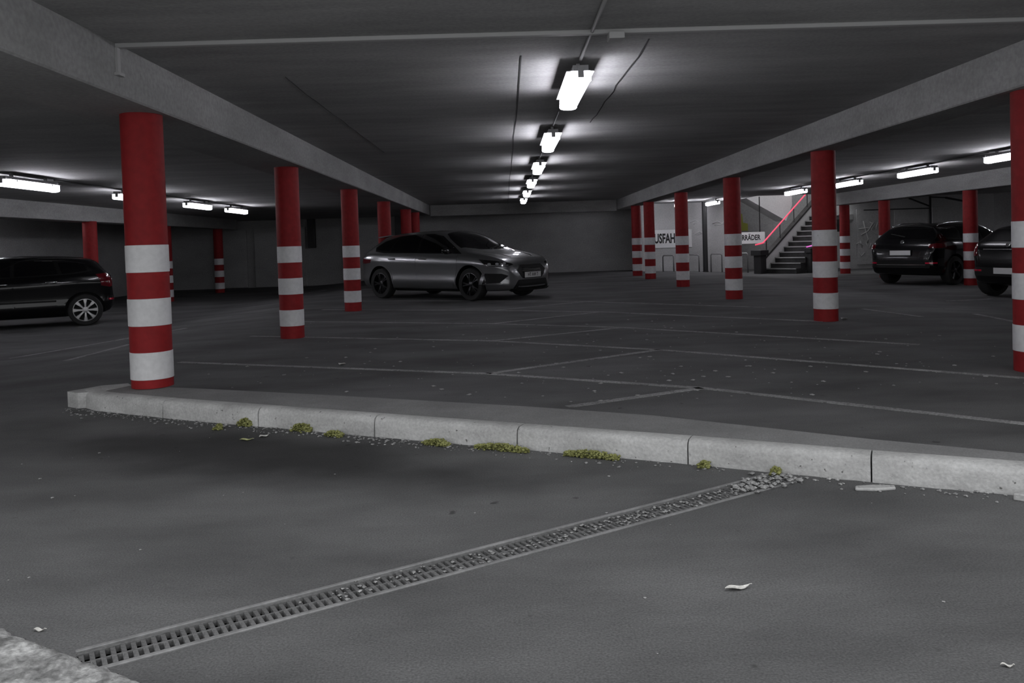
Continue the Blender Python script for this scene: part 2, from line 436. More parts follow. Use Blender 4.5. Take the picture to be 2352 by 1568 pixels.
MB().prism([(-3.34, 6.10), (-3.22, 6.02), (-3.08, 6.05), (-2.95, 6.3), (-3.02, 6.40), (-3.2, 6.33)], -.02, 0.117).build('end_block', 'kerb', island)

# ------------------------------------------------------------------ drain
drain = empty('drain_channel', (DA.x, DA.y, 0), math.atan2(DD.y, DD.x))
tag(drain, 'cast iron drainage channel with slotted grate running to the kerb', 'drain')
mb = MB().box((0, -DW, -.10), (DLEN, DW, -.085)).box((0, -DW, -.10), (DLEN, -DW + .006, -.012)).box((0, DW - .006, -.10), (DLEN, DW, -.012))
mb.box((0, -DW, -.10), (.006, DW, -.012)).box((DLEN - .006, -DW, -.10), (DLEN, DW, -.012))
mb.build('channel', 'pit', drain)
for s in (-1, 1):
    ya, yb = sorted((s * DW, s * (DW - .016)))
    o = MB().box((0, ya, -.02), (DLEN, yb, .005)).build('edge_rail', 'galv', drain); bevel_obj(o, .002, 1)
    ya, yb = sorted((s * (DW - .018), s * (DW - .030)))
    MB().box((0, ya, -.02), (DLEN, yb, -.001)).build('grate_edge', 'iron', drain)
MB().box((0, -.004, -.022), (DLEN, .004, -.003)).build('grate_spine', 'iron', drain)
slat = None; ns = int(DLEN / 0.027); rnd = random.Random(3)
for k in range(ns):
    x = 0.012 + k * 0.027
    if slat is None:
        slat = MB().box((-.0065, -DW + .030, -.02), (.0065, DW - .030, -.002)).build('slat', 'iron', drain); o = slat
    else:
        o = slat.copy(); COL.objects.link(o); o.parent = drain
    o.location = (x, 0, rnd.uniform(-.002, 0))
# silt caught in the far half of the grate
def rock_mesh(mb, c, r, rnd, flat=0.6):
    vs = []
    for (x, y, z) in ((1, 0, 0), (-1, 0, 0), (0, 1, 0), (0, -1, 0), (0, 0, 1), (0, 0, -1), (.6, .6, .5), (-.6, .6, .5), (.6, -.6, .5), (-.6, -.6, .5)):
        k = r * rnd.uniform(.7, 1.2)
        vs.append((c[0] + x * k, c[1] + y * k, c[2] + z * k * flat))
    fs = [(4, 6, 7), (4, 7, 9), (4, 9, 8), (4, 8, 6), (0, 2, 6), (2, 1, 7), (2, 7, 6), (1, 3, 9), (1, 9, 7), (3, 0, 8), (3, 8, 9), (0, 6, 8),
          (0, 5, 2), (2, 5, 1), (1, 5, 3), (3, 5, 0)]
    mb.add(vs, fs)
rnd = random.Random(11); mb = MB()
for k in range(420):
    s = DLEN * (1 - rnd.random() ** 1.6 * .75); w = rnd.gauss(0, .04)
    if abs(w) > .075: continue
    p = DA + DD * s + DN * w
    rock_mesh(mb, (p.x, p.y, 0.001), rnd.uniform(.003, .010), rnd, .5)
tag(mb.build('drain_gravel', 'pebble'), 'small grit and gravel caught on the drain grate', 'gravel', kind='stuff')

# rough stone paving corner at the very front left
rnd = random.Random(8); mb = MB()
px, py = [-1.9 + .02 * i for i in range(50)], [1.75 + .02 * j for j in range(43)]
e0, e1 = Vector((-1.62, 2.47)), Vector((-0.97, 2.09)); ed = (e1 - e0).normalized(); en = Vector((ed.y, -ed.x))
grid = {}
for i, x in enumerate(px):
    for j, y in enumerate(py):
        d = (Vector((x, y)) - e0).dot(en)
        if -.02 < d < .55:
            z = .002 + .022 * smoothstep(-.01, .05, d) + rnd.uniform(-.006, .008) * (d > 0)
            if d < 0: z = -.01
            grid[i, j] = len(mb.v); mb.v.append((x + rnd.uniform(-.005, .005), y + rnd.uniform(-.005, .005), z))
for (i, j) in list(grid):
    q = [(i, j), (i + 1, j), (i + 1, j + 1), (i, j + 1)]
    if all(k in grid for k in q): mb.f.append(tuple(grid[k] for k in q))
tag(mb.build('rough_paving', 'rough', None, True), 'rough pale stone paving patch in the lower left corner', 'paving', kind='structure')

# ------------------------------------------------------------------ floor markings
def marking(pts, w, label, group='parking bay lines', seglen=0.4):
    mb = MB(); L = []
    for a, b in zip(pts, pts[1:]):
        n = max(1, int(math.dist(a, b) / seglen))
        L += [(a[0] + (b[0] - a[0]) * k / n, a[1] + (b[1] - a[1]) * k / n) for k in range(n)]
    L.append(pts[-1]); rings = []
    for i, p in enumerate(L):
        a = Vector(L[max(i - 1, 0)]); b = Vector(L[min(i + 1, len(L) - 1)]); d = (b - a).normalized(); n = Vector((-d.y, d.x)) * w / 2
        z = floor_z(p[0])
        rings.append([(p[0] + n.x, p[1] + n.y, z + .0005), (p[0] - n.x, p[1] - n.y, z + .0005), (p[0] - n.x, p[1] - n.y, z + .003), (p[0] + n.x, p[1] + n.y, z + .003)])
    mb.loft(rings); mb.f = [f[::-1] for f in mb.f]
    o = mb.build('floor_marking', 'line')
    return tag(o, label, 'floor marking', group)
A = [(-.18, 7.02), (-.18, 9.40), (-.20, 11.45), (-.2, 13.75), (-.2, 16.1)]
B = [(1.45, 6.02), (1.55, 8.19), (1.50, 10.4), (1.5, 12.8), (1.5, 15.1)]
NTH = ['first', 'second', 'third', 'fourth', 'fifth']
lw = 0.075
for i in range(5):
    a, b = A[i], B[i]
    marking([(a[0] - 3.25, a[1] + 1.40), a], lw, f'{NTH[i]} pale bay line behind the kerb, long stretch toward the silver car side')
    marking([a, b], lw, f'{NTH[i]} pale bay line behind the kerb, short middle stretch')
    marking([b, (b[0] + 2.6, b[1] - 2.45)], lw, f'{NTH[i]} pale bay line behind the kerb, long stretch toward the stairs side')
    if i < 4: marking([a, B[i + 1]], lw, f'{NTH[i]} short zigzag link line behind the kerb')
marking([(.40, 5.49), B[0]], lw, 'short pale line emerging from behind the kerb island')
for pts, lb in (([(-5.15, 9.4), (-5.1, 10.9)], 'short pale line on the floor left of the kerb island column'),
                ([(-6.6, 10.7), (-5.9, 11.9), (-5.2, 13.1)], 'faint pale line in front of the black compact car'),
                ([(-5.9, 23.3), (-5.4, 24.3)], 'tiny pale line far behind the second column'),
                ([(6.5, 11.1), (6.3, 9.7)], 'short pale line left of the picture edge column'),
                ([(7.7, 14.0), (8.8, 14.5)], 'pale line behind the wheel of the half hidden black car'),
                ([(5.3, 11.9), (5.5, 10.6)], 'short worn line right of the large column before the stairs')):
    marking(pts, lw, lb)

# ------------------------------------------------------------------ ceiling lamps
def lamp_proto():
    t = empty('ceiling_lamp')
    LN = 0.625
    o = MB().box((-.060, -LN, -.098), (.060, LN, -.055)).box((-.108, -LN + .02, -.0985), (.108, LN - .02, -.094)).build('housing', 'housing', t)
    for y in (-.4, .4):
        MB().box((-.015, y - .02, -.06), (.015, y + .02, 0)).build('mount', 'housing', t)
    side = [(-.070, -.0995), (-.074, -.105), (-.076, -.172)]
    low = [(-.076, -.172), (-.066, -.184), (-.036, -.192), (0, -.194), (.036, -.192), (.066, -.184), (.076, -.172)]
    ys = (-LN + .01, LN - .01)
    for s in (1, -1):
        MB().loft([[(x * s, y, z) for x, z in side] + [(x * s * .85, y, z) for x, z in side[::-1]] for y in ys]).build('side_prism', 'diffuser_side', t)
    MB().loft([[(x, y, z) for x, z in low] for y in ys]).build('diffuser', 'diffuser', t, True, 30)
    for s in (-1, 1):
        pr = [(x * 1.05, z) for x, z in side[:2]] + [(x * 1.05, z * 1.015) for x, z in low] + [(-x * 1.05, z) for x, z in side[:2][::-1]]
        ya, yb = sorted((s * LN, s * (LN - .018)))
        MB().loft([[(x, y, z) for x, z in pr] for y in (ya, yb)]).build('end_cap', 'diffuser', t, True, 30)
        MB().box((-.022, s * LN - .012, -.15), (.022, s * LN + .012, -.06)).build('cable_gland', 'housing', t)
    for y in (-.42, .42):
        MB().box((.076, y - .015, -.122), (.088, y + .015, -.098)).build('clip', 'housing', t)
    return t
LP = lamp_proto(); used = [False]
def lamp(x, y, z, label, group):
    if used[0]: o = copy_tree(LP)
    else: o = LP; used[0] = True
    o.location = (x, y, z)
    tag(o, label, 'lamp', group)
    return o
ORD = ['nearest', 'second', 'third', 'fourth', 'fifth', 'farthest']
for i, y in enumerate((6.85, 10.3, 13.8, 17.3, 20.8, 24.3)):
    lamp(.63, y, CEIL, f'{ORD[i]} lit tube lamp of the central ceiling row', 'central lamp row')
LX = -6.55; LY = (11.25, 14.4, 17.4, 19.9)
for i, y in enumerate(LY):
    lamp(LX, y, CEIL_L, ['lit tube lamp above the black compact car', 'lit tube lamp hidden behind the kerb island column',
                            'lit tube lamp between the two nearest striped columns, larger one',
                            'lit tube lamp between the two nearest striped columns, smaller one'][i], 'lamp row over the compact car bay')
for i, y in enumerate((9.0, 12.2, 15.2, 17.9)):  # fill lamps added out of view to brighten the left side wall
    lamp(-11.6, y, CEIL_L, 'added fill lamp beyond the outer beam behind the compact car, outside the picture', 'added fill lamps beyond the outer beam')
RX = (7.95, 8.0, 7.85, 7.72); RY = (12.5, 15.5, 18.3, 21.2)
for i, y in enumerate(RY):
    lamp(RX[i], y, CEIL_R, ['lit tube lamp behind the column at the right picture edge', 'lit tube lamp above the black estate car',
                            'lit tube lamp just right of the large column before the stairs',
                            'lit tube lamp just left of the large column before the stairs'][i], 'lamp row over the stairs bay')
lamp(6.90, 26.5, CEIL_R, 'lit tube lamp at the ceiling in front of the exit sign wall', 'lamp row over the stairs bay')
lamp(7.72, 27.1, CEIL_R, 'added fill lamp hidden behind the column left of the bicycle sign', 'lamp row over the stairs bay')  # added to brighten the sign wall, screened by the column
lamp(5.935, 26.9, CEIL_R, 'added fill lamp hidden behind the column in front of the exit sign', 'lamp row over the stairs bay')  # second lamp added for the sign wall, also out of sight
for i, y in enumerate((18.4, 22.2)):  # unseen lamps added to light the graffiti wall
    lamp(14.7, y, CEIL_R, 'added fill lamp beyond the estate car, outside the picture', 'added fill lamps beyond the black cars')

def conduit(pts, r, mat, label, group='ceiling conduits', n=8):
    return tag(MB().tube(pts, r, n).build('conduit', mat, None, True), label, 'conduit', group)
ys = (6.85, 10.3, 13.8, 17.3, 20.8, 24.3)
conduit([(.63, Y0 + .1, CEIL - .014), (.63, ys[0] - .625, CEIL - .014)], .013, 'conduit', 'grey conduit running from the entrance to the nearest central lamp')
for i in range(5):
    conduit([(.63, ys[i] + .625, CEIL - .014), (.63, ys[i + 1] - .625, CEIL - .014)], .011, 'conduit_dark',
            f'thin dark conduit linking the {ORD[i]} and {ORD[i+1]} central lamps')
for i in range(3):
    conduit([(LX, LY[i] + .625, CEIL_L - .014), (LX, LY[i + 1] - .625, CEIL_L - .014)], .011, 'conduit_dark',
            ['thin conduit above the compact car, nearest stretch', 'thin conduit above the compact car, middle stretch', 'thin conduit above the compact car, farthest stretch'][i])
    conduit([(RX[i], RY[i] + .625, CEIL_R - .014), (RX[i + 1], RY[i + 1] - .625, CEIL_R - .014)], .011, 'conduit_dark',
            ['thin dark conduit over the estate car, nearest stretch', 'thin dark conduit over the estate car, middle stretch', 'thin dark conduit toward the stairs, farthest stretch'][i])
# cable duct crossing the ceiling, box and drop along the beam
o = MB().box((-2.54, 5.36, CEIL - .03), (3.95, 5.41, CEIL)).build('cable_duct', 'conduit'); bevel_obj(o, .004, 1)
o.location.y = .04
tag(o, 'pale cable duct crossing the ceiling from beam to beam', 'cable duct')
tag(bevel_obj(MB().box((.735, 5.35, CEIL - .075), (.84, 5.47, CEIL - .029)).build('junction_box', 'conduit'), .006, 2), 'small square junction box hanging on the cable duct', 'junction box')
tag(MB().box((-2.54, 5.40, 2.33), (-2.522, 5.44, CEIL - .03)).box((-2.54, 5.38, 2.325), (-2.505, 5.46, 2.345)).build('cable_drop', 'conduit'), 'short cable drop with bracket on the beam face at the duct end', 'cable')

# ------------------------------------------------------------------ exit sign, bicycle area, stairs
def text(body, size, loc, rot, mat, parent, sx=1.0, bold=0.0, depth=0.002, name='lettering', align='CENTER'):
    cu = bpy.data.curves.new(name, 'FONT')
    cu.body = body; cu.size = size; cu.extrude = depth; cu.offset = bold; cu.align_x = align; cu.align_y = 'CENTER'
    cu.resolution_u = 3
    tmp = bpy.data.objects.new(name, cu); COL.objects.link(tmp)
    bpy.context.view_layer.update()
    me = bpy.data.meshes.new_from_object(tmp.evaluated_get(bpy.context.evaluated_depsgraph_get()))
    bpy.data.objects.remove(tmp, do_unlink=True)
    me.materials.clear(); me.materials.append(M[mat])
    me.name = name
    o = link(name, me, parent)
    o.location = loc; o.rotation_euler = rot; o.scale = (sx, 1, 1)
    return o
s = empty('exit_sign', (5.90, 28.6, 1.13))
tag(s, 'white board reading AUSFAHRT on the pale back wall', 'sign')
bevel_obj(MB().box((-.78, -.03, -.32), (.78, 0, .32)).build('board', 'sign', s), .006, 1)
text('AUSFAHRT', .46, (-.13, -.031, .0), (R(90), 0, 0), 'ink', s, .54, .016)
s = empty('bicycle_sign', (8.60, 28.55, 1.075))
tag(s, 'small white board reading FAHRRÄDER left of the staircase', 'sign')
bevel_obj(MB().box((-.66, -.03, -.21), (.66, 0, .20)).build('board', 'sign', s), .005, 1)
text('FAHRRÄDER', .26, (.0, -.031, .0), (R(90), 0, 0), 'ink', s, .68, .007)
for x in (-.5, .5):
    MB().box((x - .015, .0, -.15), (x + .015, .03, 1.45)).build('hanger', 'steel_dark', s)
# bicycle racks
for i, x in enumerate((5.70, 6.58, 7.38, 8.28)):
    pts = [(x - .17, 28.1, floor_z(x)), (x - .17, 28.1, .50), (x - .14, 28.1, .55), (x + .14, 27.95, .55), (x + .17, 27.93, .50), (x + .17, 27.93, floor_z(x))]
    o = MB().tube(pts, .024, 8).build('bicycle_rack', 'rack', None, True)
    tag(o, ['steel bicycle hoop under the exit sign, left one', 'steel bicycle hoop right of the exit sign', 'steel bicycle hoop beside the dark post',
            'steel bicycle hoop beside the stair newel'][i], 'bicycle rack', 'bicycle racks before the sign wall')
o = MB().lathe([(.10, floor_z(7.1)), (.10, floor_z(7.1) + .03), (.085, floor_z(7.1) + .031), (.085, CEIL_R)], 20).build('drain_pipe', 'steel_dark', None, True, 40)
o.location = (7.02, 28.1, 0)
tag(o, 'dark vertical downpipe standing before the sign wall', 'pipe')
# yellowish sprayed triangle in the recess
o = MB().add([(8.85, 30.885, 1.36), (9.38, 30.885, 1.34), (9.38, 30.885, 1.62), (9.2, 30.885, 1.66), (9.17, 30.885, 2.0), (8.98, 30.885, 2.0), (9.0, 30.885, 1.64), (8.85, 30.885, 1.58)]
             + [(p[0], 30.9, p[1]) for p in ((8.85, 1.36), (9.38, 1.34), (9.38, 1.62), (9.2, 1.66), (9.17, 2.0), (8.98, 2.0), (9.0, 1.64), (8.85, 1.58))],
             [tuple(range(8))] + [(i, i + 8, (i + 1) % 8 + 8, (i + 1) % 8) for i in range(8)]).build('graffiti_patch', 'graffiti_yellow')
tag(o, 'dull yellow green painted patch on the recess wall above the bicycle sign', 'graffiti')

# staircase
SB = Vector((8.80, 27.05)); SDIR = Vector((.775, .632)).normalized(); SW = Vector((SDIR.y, -SDIR.x))
Z0 = floor_z(8.9); RISE = .176; RUN = .28; NST = 11; WID = 1.12
stair = empty('staircase', (SB.x, SB.y, Z0), math.atan2(SDIR.y, SDIR.x))
tag(stair, 'concrete staircase with dark steps and glowing red handrail', 'staircase')
for k in range(NST):
    MB().box((k * RUN, -WID, k * RISE - (.25 if k > 1 else k * RISE)), (k * RUN + RUN + .02, 0, (k + 1) * RISE - .03)).build('riser', 'step', stair)
    MB().box((k * RUN - .025, -WID, (k + 1) * RISE - .03), (k * RUN + RUN + .02, 0, (k + 1) * RISE)).build('tread', 'step', stair)
    MB().box((k * RUN - .030, -WID, (k + 1) * RISE - .032), (k * RUN + .012, 0, (k + 1) * RISE + .002)).build('nosing', 'nosing', stair)
MB().box((NST * RUN, -WID, NST * RISE - .18), (NST * RUN + .7, 0.3, NST * RISE)).build('landing', 'plaster', stair)
# far side parapet (plaster) with dark coping
sl = RISE / RUN
def slab(x0, x1, y0, y1, zb0, zb1, zt0, zt1):
    return MB().add([(x0, y0, zb0), (x1, y0, zb1), (x1, y1, zb1), (x0, y1, zb0), (x0, y0, zt0), (x1, y0, zt1), (x1, y1, zt1), (x0, y1, zt0)],
                    [(0, 3, 2, 1), (4, 5, 6, 7), (0, 1, 5, 4), (1, 2, 6, 5), (2, 3, 7, 6), (3, 0, 4, 7)])
xe = NST * RUN + .25
slab(-.12, xe, .0, .14, 0, xe * sl - .4, .42, .42 + xe * sl).build('parapet', 'plaster', stair)
slab(-.14, xe + .02, -.02, .16, .42, .42 + xe * sl, .50, .50 + xe * sl).build('coping', 'step', stair)
for sx in (0.15, 1.0, 1.9, 2.8):
    MB().box((sx - .012, .06, .45 + sx * sl), (sx + .012, .084, 1.02 + sx * sl)).build('baluster', 'steel_dark', stair)
MB().tube([(-.48, .07, .98), (-.05, .07, 1.03), (xe - .25, .07, 1.03 + (xe - .2) * sl - .05), (xe + .1, .07, 1.03 + (xe - .2) * sl - .03)], .024, 8).build('handrail', 'rail_lit', stair, True)
MB().tube([(.62, -WID - .02, .86), (.98, -WID - .02, .90), (1.35, -WID - .02, 1.23), (1.9, -WID - .02, 1.23 + .55 * sl)], .022, 8).build('handrail', 'rail_violet', stair, True)
# newels
bevel_obj(MB().box((-.48, -.12, 0), (-.16, .16, .62)).build('newel', 'steel_dark', stair), .01, 1)
bevel_obj(MB().box((-.56, -.18, .62), (-.10, .22, .80)).build('newel_cap', 'steel_dark', stair), .01, 1)
bevel_obj(MB().box((.62, -WID - .16, 0), (.86, -WID + .02, .66)).build('newel', 'step', stair), .01, 1)
bevel_obj(MB().box((.56, -WID - .20, .66), (1.05, -WID + .04, .82)).build('newel_cap', 'steel_dark', stair), .01, 1)
# returning upper flight, seen as a white soffit slanting over the recess
pts = [(8.21, 2.84), (8.21, 3.9), (8.7, 3.9), (10.42, 2.88), (10.42, 2.20), (10.2, 1.65)][::-1]
n = len(pts)
o = MB().add([(x, 29.0, z) for x, z in pts] + [(x, 30.1, z) for x, z in pts],
             [tuple(range(n)), tuple(range(n, 2 * n))[::-1]] + [(i, n + i, n + (i + 1) % n, (i + 1) % n) for i in range(n)]).build('upper_flight', 'plaster')
tag(o, 'white underside of the returning upper stair flight below the ceiling', 'stair flight')
# graffiti tags
def scribble(strokes, y, r, label):
    mb = MB()
    for st in strokes:
        mb.tube([(x, y, z) for x, z in st], r, 6)
    o = mb.build('graffiti', 'graffiti', None, True)
    return tag(o, label, 'graffiti', 'white graffiti tags')
scribble([[(12.62, 1.27), (12.9, 1.3), (13.2, 1.27)], [(12.78, 1.55), (12.86, 1.2), (12.95, .9), (12.9, .78)], [(13.0, 1.5), (13.18, 1.42), (13.05, 1.22), (13.25, 1.05)],
          [(13.3, 1.5), (13.22, 1.25), (13.42, 1.35)], [(12.7, 1.05), (12.95, 1.2), (13.15, 1.5)]], 28.592, .018, 'large white star shaped graffiti tag on the pale wall')
scribble([[(12.5, .72), (12.62, .8), (12.75, .66)], [(12.66, .85), (12.72, .6)], [(12.86, .78), (12.96, .55), (13.05, .75)], [(13.15, .64), (13.2, .42)],
          [(12.6, .45), (12.68, .3), (12.8, .42)]], 28.592, .016, 'small white graffiti scribbles low on the pale wall')
scribble([[(6.62, 1.68), (6.8, 1.76), (6.92, 1.72), (6.75, 1.62)]], 28.592, .02, 'white graffiti squiggle above the right end of the exit sign')
scribble([[(6.78, 1.26), (6.95, 1.36), (7.05, 1.30), (6.9, 1.22), (7.08, 1.36)]], 28.592, .02,
         'white graffiti squiggle level with the exit sign, right of it')
scribble([[(7.42, 1.62), (7.6, 1.7), (7.75, 1.62), (7.92, 1.72)], [(7.5, 1.55), (7.9, 1.62)]], 28.592, .018, 'white graffiti line between dark downpipe and bicycle sign')
# gate frame beyond the estate car
g = empty('gate_frame', (14.6, 27.4, floor_z(14.6)))
tag(g, 'thin dark steel gate frame with strut behind the black estate car', 'gate frame')
MB().box((-.05, -.03, 0), (.0, .03, 2.45)).build('post', 'steel_dark', g)
MB().tube([(-.75, 0, 2.40), (-.02, 0, 2.10)], .03, 6).build('strut', 'steel_dark', g, True)
MB().box((-2.3, -.025, 2.02), (-.05, .025, 2.06)).build('crossbar', 'steel_dark', g)
MB().tube([(.5, 0, 2.38), (1.25, 0, 2.22)], .035, 6).build('strut', 'steel_dark', g, True)
MB().tube([(.5, 0, 2.38), (-.02, 0, 2.42)], .02, 6).build('strut', 'steel_dark', g, True)
for i, (xa, xb) in enumerate(((12.55, 13.75), (13.9, 15.1), (15.25, 16.6))):
    o = bevel_obj(MB().box((xa, 28.54, 0.0), (xb, 28.6, 1.98)).build('wall_panel', 'wall_pale'), .01, 1)
    tag(o, ['pale wall panel carrying the graffiti', 'bright pale wall panel above the estate car roof', 'pale wall panel between the two black cars'][i], 'panel', kind='structure')
for o in list(bpy.data.objects):
    if o.name.startswith('graffiti') and o.type == 'MESH' and 'star' in o.get('label', '') or o.get('label', '').startswith('small white graffiti'):
        o.location.y = -.06

# ================================================================== CARS
def interp(tab, x):
    """monotone cubic through (x, y) pairs"""
    n = len(tab)
    if x <= tab[0][0]: return tab[0][1]
    if x >= tab[-1][0]: return tab[-1][1]
    d = [(tab[i + 1][1] - tab[i][1]) / (tab[i + 1][0] - tab[i][0]) for i in range(n - 1)]
    for i in range(n - 1):
        if x <= tab[i + 1][0]:
            def m(k):
                if k == 0: return d[0]
                if k == n - 1: return d[-1]
                if d[k - 1] * d[k] <= 0: return 0.0
                return 2 * d[k - 1] * d[k] / (d[k - 1] + d[k])
            h = tab[i + 1][0] - tab[i][0]; t = (x - tab[i][0]) / h
            return ((2 * t ** 3 - 3 * t ** 2 + 1) * tab[i][1] + (t ** 3 - 2 * t ** 2 + t) * h * m(i)
                    + (-2 * t ** 3 + 3 * t ** 2) * tab[i + 1][1] + (t ** 3 - t ** 2) * h * m(i + 1))

def catmull(P, sub):
    out = []
    for i in range(len(P) - 1):
        p0 = P[max(i - 1, 0)]; p1 = P[i]; p2 = P[i + 1]; p3 = P[min(i + 2, len(P) - 1)]
        for k in range(sub):
            t = k / sub
            out.append(tuple(.5 * (2 * b + (c - a) * t + (2 * a - 5 * b + 4 * c - e) * t * t + (-a + 3 * b - 3 * c + e) * t ** 3)
                             for a, b, c, e in zip(p0, p1, p2, p3)))
    out.append(tuple(P[-1]))
    return out

def car_section(sp, x):
    zt, zs, zb, wm = (interp(sp[k], x) for k in ('top', 'belt', 'bot', 'wid'))
    zs = min(zs, zt - .012)
    g = zt - zs; q = smoothstep(.06, .42, g)
    wt = (1 - q) * .86 * wm + q * min(sp['roof'], .92 * wm)
    hh = zs - zb
    P = [(0, zb), (.55 * wm, zb), (.88 * wm, zb + .015), (.962 * wm, zb + .15 * hh), (.990 * wm, zb + .27 * hh), (.978 * wm, zb + .44 * hh),
         (.992 * wm, zb + .70 * hh), (wm, zb + .82 * hh), (.962 * wm, zs - .03 * min(1, hh * 2)), (.925 * wm, zs + .03 * g)]
    if q > 0:
        P.append((.5 * (.925 * wm + wt) + .012 * q, zs + .5 * g * (1 - .25 * (1 - q))))
    else:
        P.append((.5 * (.925 * wm + wt), zs + .45 * g))
    P += [(wt, zt - (.085 * q + .35 * g * (1 - q))), (.80 * wt, zt - (.03 * q + .18 * g * (1 - q))), (.42 * wt, zt - .006), (0, zt)]
    half = catmull(P, 3)
    return [(x, y, z) for y, z in half] + [(x, -y, z) for y, z in half[-2:0:-1]]

